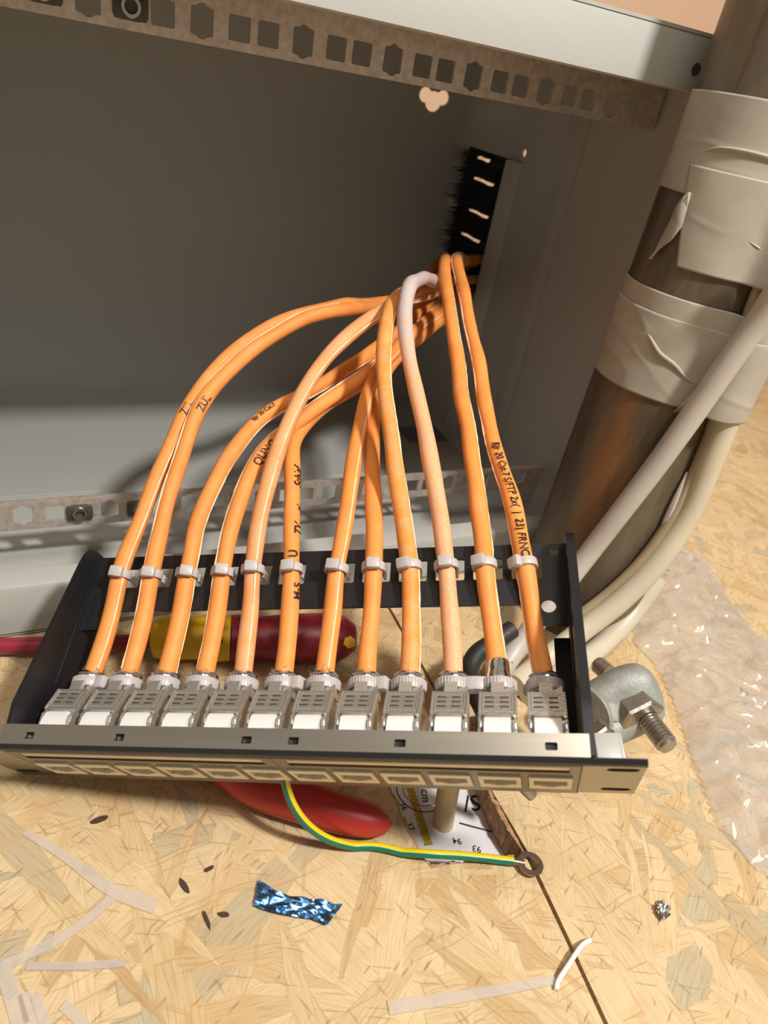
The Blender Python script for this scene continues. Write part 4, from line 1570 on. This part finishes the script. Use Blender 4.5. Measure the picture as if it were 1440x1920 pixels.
# ring stamp and the yellow scale
mb = MB()
rc = at(790, 1480, z=ZI)
mb.lathe([(12.0, 0), (12.5, 0), (12.5, 0.05), (12.0, 0.05)], rc - PO, (0, 0, 1), n=48)
mb.lathe([(9.0, 0), (9.3, 0), (9.3, 0.05), (9.0, 0.05)], rc - PO, (0, 0, 1), n=48)
mb.build('printing', 'ink_grey', pap)
flat_text('cm', 6.0, (796, 1492), -110, 'ink_grey', pap, PO, ZI)
y0, y1 = at(768, 1476, z=ZI), at(804, 1585, z=ZI)
mb = MB()
mk = MB()
d = (y1 - y0)
ln = d.length
an = math.atan2(d.y, d.x)
Rz = Matrix.Rotation(an, 3, 'Z')
mb.box((y0 + y1) / 2 - PO, (ln, 3.6, 0.04), Rz)
k = 0
while k * 1.0 < ln:
    mk.box(y0 + d.normalized() * k * 1.0 - PO + Rz @ Vector((0, 0.3 if k % 5 else 0.0, 0.05)), (0.28, 3.6 if k % 5 else 4.6, 0.04), Rz)
    k += 1
mb.build('yellow_scale', 'ink_yellow', pap)
mk.build('scale_ticks', 'ink_grey', pap)
mb = MB()
for i in range(8):
    p = at(842 + i * 3.4, 1602 - (i % 2) * 1.5, z=ZI)
    mb.box(p - PO, (0.25, 3.6, 0.04), Matrix.Rotation(math.radians(5), 3, 'Z'))
mb.build('scale_ticks', 'ink_grey', pap)
cable('black_thread', 'short black hair-like strand lying on the printed paper', 'strand',
      [at(862, 1543, z=ZI + .3), at(885, 1550, z=ZI + .4), at(905, 1554, z=ZI + .4), at(928, 1561, z=ZI + .3)], 0.35, 'ink_grey', n=6)

# ------------------------------------------------------------------ tools
# insulated screwdriver lying behind the panel
z = FZ + 9
sA = at(-60, 1213, z=FZ + 5)
sB = at(250, 1205, z=FZ + 9)
hA = at(283, 1196, z=FZ + 12)
hM = at(432, 1196, z=FZ + 13)
hB = at(668, 1195, z=FZ + 13)
sd = thing('screwdriver', 'red and yellow insulated screwdriver lying behind the patch panel', 'screwdriver', sA)
ax = (hB - hA).normalized()
MB().tube([sA - sA, sB - sA, hA + ax * 6 - sA], 4.2, n=20).build('insulated_shaft', 'red_dark', sd)


def revolve(p0, p1, prof, n=28):
    ax = (p1 - p0).normalized()
    mb = MB()
    L2 = (p1 - p0).length
    mb.lathe([(0.01, 0)] + [(r, t * L2) for t, r in prof] + [(0.01, L2)], p0, ax, n=n, closed=False)
    return mb


revolve(hA - sA, hM - sA, [(0.0, 5.5), (0.05, 10), (0.2, 11.5), (0.55, 11), (0.75, 12.5), (1.0, 12)]).build('yellow_collar', 'yellow', sd)
hd = revolve(hM - sA, hB - sA, [(0.0, 12), (0.06, 12.3), (0.2, 11.0), (0.45, 12.8), (0.75, 13.2), (0.9, 11.5), (0.98, 7.5)]).build('handle', 'red_dark', sd)
hx_ = at(655, 1202, z=FZ + 24)
mb = MB().lathe([(0.01, 0), (3.4, 0), (3.0, 1.4), (0.01, 1.4)], at(655, 1204, z=FZ + 22) - sA, ray(655, 1204) * -1, n=6, closed=False)
mb.build('yellow_mark', 'yellow', sd, smooth=False)
flat_text('GS', 5.0, (408, 1200), -20, 'ink_grey', sd, sA, FZ + 25.6)

# red handled pliers, handle reaching out below the panel
q = [at(420, 1440, z=FZ + 9), at(480, 1475, z=FZ + 9), at(560, 1500, z=FZ + 9), at(640, 1525, z=FZ + 8.5), at(700, 1540, z=FZ + 7.5), at(734, 1546, z=FZ + 7)]
P = relax(catmull(q, 2.0), 3)
pl = thing('pliers', 'red plastic tool handle sticking out from under the front of the panel', 'tool', P[0])
MB().tube([p - P[0] for p in P], lambda t: 8.6 * (0.82 + 0.22 * math.sin(math.pi * min(1, t * 1.1))) * math.sqrt(max(0.02, 1 - max(0, (t - 0.86) / 0.14) ** 2.2)), n=26).build('handle', 'red', pl)
q2 = [at(300, 1400, z=FZ + 8), at(360, 1425, z=FZ + 8), at(425, 1445, z=FZ + 8)]
MB().tube([p - P[0] for p in catmull(q2, 3)], 6.0, n=16).build('handle_neck', 'red', pl)

# ------------------------------------------------------------------ pipe clamp at the foot of the pipe
cc = at(1165, 1315, z=FZ + 18)
clamp = thing('pipe_clamp', 'grey cast pipe clamp with threaded bolts lying at the foot of the pipe', 'clamp', (cc.x, cc.y, FZ))
CO = Vector((cc.x, cc.y, FZ))
e0 = dep(1085, 1345, 352)
e1 = dep(1182, 1310, 352)
mb = MB()
axd = (e1 - e0).normalized()
uu = CR.transposed() @ Vector((0.3, -0.95, 0))       # roughly "up" as seen along the block
uu = (uu - axd * uu.dot(axd)).normalized()
vv = axd.cross(uu)
L2 = (e1 - e0).length
rows = []
prof = [(-0.15, 0.66), (0.0, 0.72), (0.3, 0.84), (0.7, 0.95), (1.0, 1.0), (1.2, 0.98), (1.34, 0.91), (1.44, 0.77), (1.50, 0.58), (1.535, 0.34), (1.55, 0.06)]
def sg(x):
    return math.copysign(abs(x) ** 0.72, x)


for t, s in prof:
    c = e0 + axd * (L2 * t)
    rows.append([mb.bm.verts.new(c - CO + uu * sg(math.cos(2 * math.pi * i / 32)) * 16.5 * s + vv * sg(math.sin(2 * math.pi * i / 32)) * 10.5 * s) for i in range(32)])
for a, b in zip(rows, rows[1:]):
    for i in range(32):
        mb.bm.faces.new([a[i], a[(i + 1) % 32], b[(i + 1) % 32], b[i]])
mb.bm.faces.new(list(reversed(rows[0])))
mb.bm.faces.new(rows[-1])
mb.build('cast_body', 'cast', clamp)
# lower web of the casting
a0 = dep(1122, 1372, 350)
a1 = dep(1205, 1345, 350)
mb = MB()
mb.tube([a0 - CO, (a0 + a1) / 2 - CO, a1 - CO], lambda t: 9.5 - 2 * t, n=20)
mb.build('lower_web', 'cast', clamp)


def bolt(p0, p1, r, pitch=1.25):
    ax = (p1 - p0).normalized()
    L3 = (p1 - p0).length
    mb = MB()
    pr = [(0.01, 0)]
    h = 0.0
    while h < L3 - 1:
        pr += [(r, h), (r, h + pitch * 0.35), (r * 0.84, h + pitch * 0.55), (r * 0.84, h + pitch * 0.8)]
        h += pitch
    pr += [(r * 0.8, L3), (0.01, L3)]
    mb.lathe(pr, p0, ax, n=24, closed=False)
    return mb


b0 = dep(1212, 1345, 344)
b1 = dep(1254, 1401, 330)
bolt(b0 - CO, b1 - CO, 5.2, 1.9).build('threaded_bolt', 'bolt', clamp)
nx = (b1 - b0).normalized()
mb = MB().lathe([(4.0, -5.5), (11.0, -5.5), (11.8, -4.4), (11.8, 2.6), (10.8, 4.0), (4.0, 4.0)], dep(1198, 1338, 345) - CO, nx, n=6)
mb.build('hex_nut', 'bolt', clamp, smooth=False)
c0, c1 = dep(1140, 1262, 366), dep(1118, 1243, 372)
bolt(c0 - CO, c1 - CO, 4.6, 1.6).build('threaded_bolt', 'bolt', clamp)
# flat washer / tape covered nut near the panel corner
mb = MB().lathe([(3.5, -1.5), (13.5, -1.5), (14.0, 0), (13.5, 1.5), (3.5, 1.5)], dep(1098, 1340, 330) - CO, CR.transposed() @ Vector((-0.75, 0.1, -0.65)), n=30)
mb.build('clamp_cheek', 'cast', clamp)
mb = MB().lathe([(0.01, -3.5), (5.0, -3.5), (5.8, -2.4), (5.8, 2.6), (4.8, 3.8), (0.01, 3.8)], dep(1126, 1378, 322) - CO, CR.transposed() @ Vector((0.35, 0.25, -0.9)), n=6, closed=False)
mb.build('bolt_head', 'bolt', clamp, smooth=False)
mb = MB().box(dep(1136, 1334, 338) - CO, (12, 9, 2.5), Matrix.Rotation(math.radians(-25), 3, 'Z') @ Matrix.Rotation(math.radians(30), 3, 'X'), bevel=0.7)
mb.build('locking_tab', 'cast', clamp)
# small galvanised plate showing behind the panel's right ear
gp0 = dep(1140, 1403, 303)
mb = MB().box(gp0, (10.5, 13, 1.6), (Matrix((CR.transposed() @ Vector((1, 0, 0)), CR.transposed() @ Vector((0, -0.8, 0.6)), CR.transposed() @ Vector((0, -0.6, -0.8)))).transposed()), bevel=0.3)
mb.box(gp0 + CR.transposed() @ Vector((6.2, 4, 6)), (1.6, 13, 14), (Matrix((CR.transposed() @ Vector((1, 0, 0)), CR.transposed() @ Vector((0, -0.8, 0.6)), CR.transposed() @ Vector((0, -0.6, -0.8)))).transposed()), bevel=0.3)
_bm = (Matrix((CR.transposed() @ Vector((1, 0, 0)), CR.transposed() @ Vector((0, -0.8, 0.6)), CR.transposed() @ Vector((0, -0.6, -0.8)))).transposed())
mb.build('metal_bracket', 'paint', recenter=True, props=props('small shiny galvanised bracket behind the right ear of the panel', 'bracket'))

vs_, fs_ = glyph_mesh('4F', 4.0)
m1 = MB()
vv_ = [m1.bm.verts.new(gp0 + _bm @ Vector((-(v.x - 1.5), v.y + 1.0, -0.9))) for v in vs_]
for f_ in fs_:
    m1.bm.faces.new([vv_[i] for i in f_])
_br = [o for o in COL.objects if o.name.startswith('metal_bracket')][0]
for v in m1.bm.verts:
    v.co -= _br.location / MM
m1.build('stamped_mark', 'ink', _br, smooth=False)

# ------------------------------------------------------------------ clear plastic bag on the floor
poly = [(1196, 1050), (1222, 1012), (1262, 1020), (1330, 1060), (1372, 1130), (1420, 1190), (1520, 1240), (1600, 1500), (1560, 1680), (1440, 1660), (1395, 1610), (1345, 1560), (1318, 1490), (1290, 1420), (1262, 1330), (1232, 1262), (1185, 1205), (1178, 1130)]
pw = [at(u, v, z=FZ) for u, v in poly]


def inside(x, y):
    c = False
    n = len(pw)
    for i in range(n):
        a, b = pw[i], pw[(i + 1) % n]
        if (a.y > y) != (b.y > y) and x < (b.x - a.x) * (y - a.y) / (b.y - a.y) + a.x:
            c = not c
    return c


def edge_dist(x, y):
    best = 1e9
    n = len(pw)
    for i in range(n):
        a, b = pw[i].xy, pw[(i + 1) % n].xy
        d = b - a
        t = max(0, min(1, (Vector((x, y)) - a).dot(d) / d.length_squared))
        best = min(best, (a + d * t - Vector((x, y))).length)
    return best


def film(seed, lift, amp):
    mb = MB()
    x0, x1 = min(p.x for p in pw), max(p.x for p in pw)
    y0, y1 = min(p.y for p in pw), max(p.y for p in pw)
    st = 2.4
    nx_, ny_ = int((x1 - x0) / st), int((y1 - y0) / st)
    vv2 = {}
    for i in range(nx_ + 1):
        for j in range(ny_ + 1):
            x, y = x0 + i * st, y0 + j * st
            if not inside(x, y):
                continue
            ed = min(1, edge_dist(x, y) / 14)
            q = Vector((x * 0.022, y * 0.022, seed))
            warp = Vector((noise.noise(q * 1.7), noise.noise(q * 1.7 + Vector((9, 2, 1))), 0))
            r1 = 1 - abs(noise.noise(q + warp * 0.8)) * 3
            r2 = 1 - abs(noise.noise(q * 2.6 + warp * 1.4 + Vector((4, 4, 4)))) * 3
            r3 = noise.noise(q * 7)
            z = lift * ed + amp * (0.75 * max(0, r1) ** 2 + 0.5 * max(0, r2) ** 2 + 0.14 * r3) * (0.25 + 0.75 * ed)
            vv2[i, j] = mb.bm.verts.new((x, y, FZ + 0.8 + max(0, z)))
    for (i, j), v in vv2.items():
        if (i + 1, j) in vv2 and (i, j + 1) in vv2 and (i + 1, j + 1) in vv2:
            mb.bm.faces.new([v, vv2[i + 1, j], vv2[i + 1, j + 1], vv2[i, j + 1]])
    return mb


ctr = Vector((sum(p.x for p in pw) / len(pw), sum(p.y for p in pw) / len(pw), FZ))
bag = thing('plastic_bag', 'crumpled clear plastic bag lying on the floor at the right', 'bag', ctr)
for nm, sd2, lf, am in (('lower_film', 1.3, 0.3, 4.0), ('upper_film', 5.1, 5.0, 9.0)):
    mb = film(sd2, lf, am)
    for v in mb.bm.verts:
        v.co -= ctr
    mb.build(nm, 'film', bag)


# ------------------------------------------------------------------ litter on the floor
def strip(uvs, width, thick, mat, name, label, cat, group=None, lift=0.4, zs=None, n=4):
    P = [at(u, v, z=FZ + lift + (zs[i] if zs else 0)) for i, (u, v) in enumerate(uvs)]
    P = relax(catmull(P, 2.5), 2)
    mb = MB()
    rows = []
    for i, p in enumerate(P):
        t = (P[min(i + 1, len(P) - 1)] - P[max(i - 1, 0)]).normalized()
        s = t.cross(Vector((0, 0, 1))).normalized()
        f = i / (len(P) - 1)
        w2 = (width(f) if callable(width) else width) / 2
        rows.append([mb.bm.verts.new(p + s * w2 * a + Vector((0, 0, b * thick / 2))) for a, b in ((-1, -1), (1, -1), (1, 1), (-1, 1))])
    for a, b in zip(rows, rows[1:]):
        for j in range(4):
            mb.bm.faces.new([a[j], a[(j + 1) % 4], b[(j + 1) % 4], b[j]])
    mb.bm.faces.new(rows[0][::-1])
    mb.bm.faces.new(rows[-1])
    return mb.build(name, mat, recenter=True, props=props(label, cat, group))


G = 'cut zip tie ends on the floor'
strip([(46, 1560), (120, 1605), (215, 1672), (292, 1700)], lambda f: 2.6 + 3.2 * f, 1.1, 'nylon_clear', 'zip_tie_offcut', 'long cut zip tie end on the floor at the left, widening to the right', 'zip tie', G)
strip([(212, 1682), (150, 1736), (75, 1780), (5, 1812)], 3.6, 0.9, 'nylon_clear', 'zip_tie_offcut', 'zip tie offcut slanting to the left edge, touching the long one', 'zip tie', G)
strip([(2, 1805), (18, 1850), (40, 1925)], 5.0, 1.0, 'nylon_clear', 'zip_tie_offcut', 'zip tie offcut at the left edge of the bottom corner', 'zip tie', G)
strip([(45, 1862), (62, 1930)], 3.8, 1.0, 'nylon_clear', 'zip_tie_offcut', 'middle one of three short zip tie ends in the bottom left corner', 'zip tie', G)
strip([(65, 1866), (88, 1930)], 3.2, 1.0, 'nylon_clear', 'zip_tie_offcut', 'right one of three short zip tie ends in the bottom left corner', 'zip tie', G)
strip([(118, 1884), (140, 1902), (160, 1925)], 3.6, 1.0, 'nylon_clear', 'zip_tie_offcut', 'small loose zip tie end right of the three in the corner', 'zip tie', G)
strip([(50, 1812), (150, 1812), (235, 1806)], 2.6, 0.8, 'nylon_clear', 'zip_tie_offcut', 'faint flat zip tie strip lying nearly level at the lower left', 'zip tie', G)
strip([(728, 1890), (820, 1876), (930, 1858), (1040, 1838)], lambda f: 4.6 - 1.6 * f, 1.0, 'nylon_clear', 'zip_tie_offcut', 'long ribbed zip tie tail at the bottom centre', 'zip tie', G)
cable('wire_offcut', 'bent white wire offcut lying across the dark board seam', 'wire',
      [at(1043, 1856, z=FZ + 1.2), at(1044, 1842, z=FZ + 1.4), at(1060, 1818, z=FZ + 3), at(1078, 1790, z=FZ + 4), at(1092, 1770, z=FZ + 3), at(1106, 1763, z=FZ + 1.4)], 0.95, 'white', n=10, sm=1)


def foil(uvs_top, uvs_bot, mat, name, label, amp, seed, n=36, m=14):
    mb = MB()
    g = []
    for i in range(n + 1):
        f = i / n
        row = []
        for j in range(m + 1):
            h = j / m

            def pick(L2):
                x = f * (len(L2) - 1)
                k2 = min(int(x), len(L2) - 2)
                return (L2[k2][0] + (L2[k2 + 1][0] - L2[k2][0]) * (x - k2), L2[k2][1] + (L2[k2 + 1][1] - L2[k2][1]) * (x - k2))
            a, b = pick(uvs_top), pick(uvs_bot)
            p = at(a[0] + (b[0] - a[0]) * h, a[1] + (b[1] - a[1]) * h, z=FZ)
            z = amp * (1.1 + 0.7 * noise.noise(Vector((f * 7 + h * 3, h * 2.0, seed))) + 0.22 * noise.noise(Vector((f * 12 - h * 8, h * 7, seed))) - 0.6 * abs(noise.noise(Vector((f * 4 - h * 6, h * 5, seed + 4)))) * 2)
            row.append(mb.bm.verts.new((p.x, p.y, FZ + 0.4 + max(0, z))))
        g.append(row)
    for i in range(n):
        for j in range(m):
            mb.bm.faces.new([g[i][j], g[i + 1][j], g[i + 1][j + 1], g[i][j + 1]])
    o = mb.build(name, mat, recenter=True, props=props(label, 'foil'))
    return o


foil([(484, 1654), (520, 1676), (570, 1688), (600, 1690), (641, 1700)], [(475, 1702), (505, 1714), (540, 1722), (585, 1728), (612, 1740)], 'foil_blue', 'foil_strip', 'crumpled metallic blue foil strip on the floor boards', 1.5, 2.0)
foil([(1226, 1702), (1240, 1692), (1252, 1706)], [(1228, 1716), (1240, 1732), (1252, 1724)], 'foil_silver', 'foil_scrap', 'tiny silver foil curl on the floor boards at the right', 2.6, 7.0, 12, 8)

chips = [(186, 1538, 8, 2.6, 5, 'chip highest up, left of the others'), (345, 1662, 2.2, 7.0, 20, 'upright chip in the middle'), (392, 1630, 4.2, 1.8, 10, 'small chip above the middle one'),
         (387, 1725, 1.6, 8.5, 10, 'long thin chip left of the blue foil'), (420, 1716, 5.0, 2.0, -25, 'short chip just left of the blue foil'), (440, 1562, 3.4, 1.6, 10, 'chip near the panel shadow')]
for (u, v, a, b, an, lb2) in chips[:5]:
    p = at(u, v, z=FZ)
    mb = MB()
    rr = random.Random(int(u))
    ring = [(math.cos(t * math.pi / 5) * a / 2 * rr.uniform(0.75, 1.1), math.sin(t * math.pi / 5) * b / 2 * rr.uniform(0.75, 1.1)) for t in range(10)]
    mb.prism(ring, [], 0.8, Matrix.Translation(p + Vector((0, 0, 0.45))) @ Matrix.Rotation(math.radians(an), 4, 'Z'))
    mb.build('bark_chip', 'bark', smooth=False, recenter=True, props=props('dark brown bark chip on the boards, ' + lb2, 'wood chip', 'bark chips on the floor'))
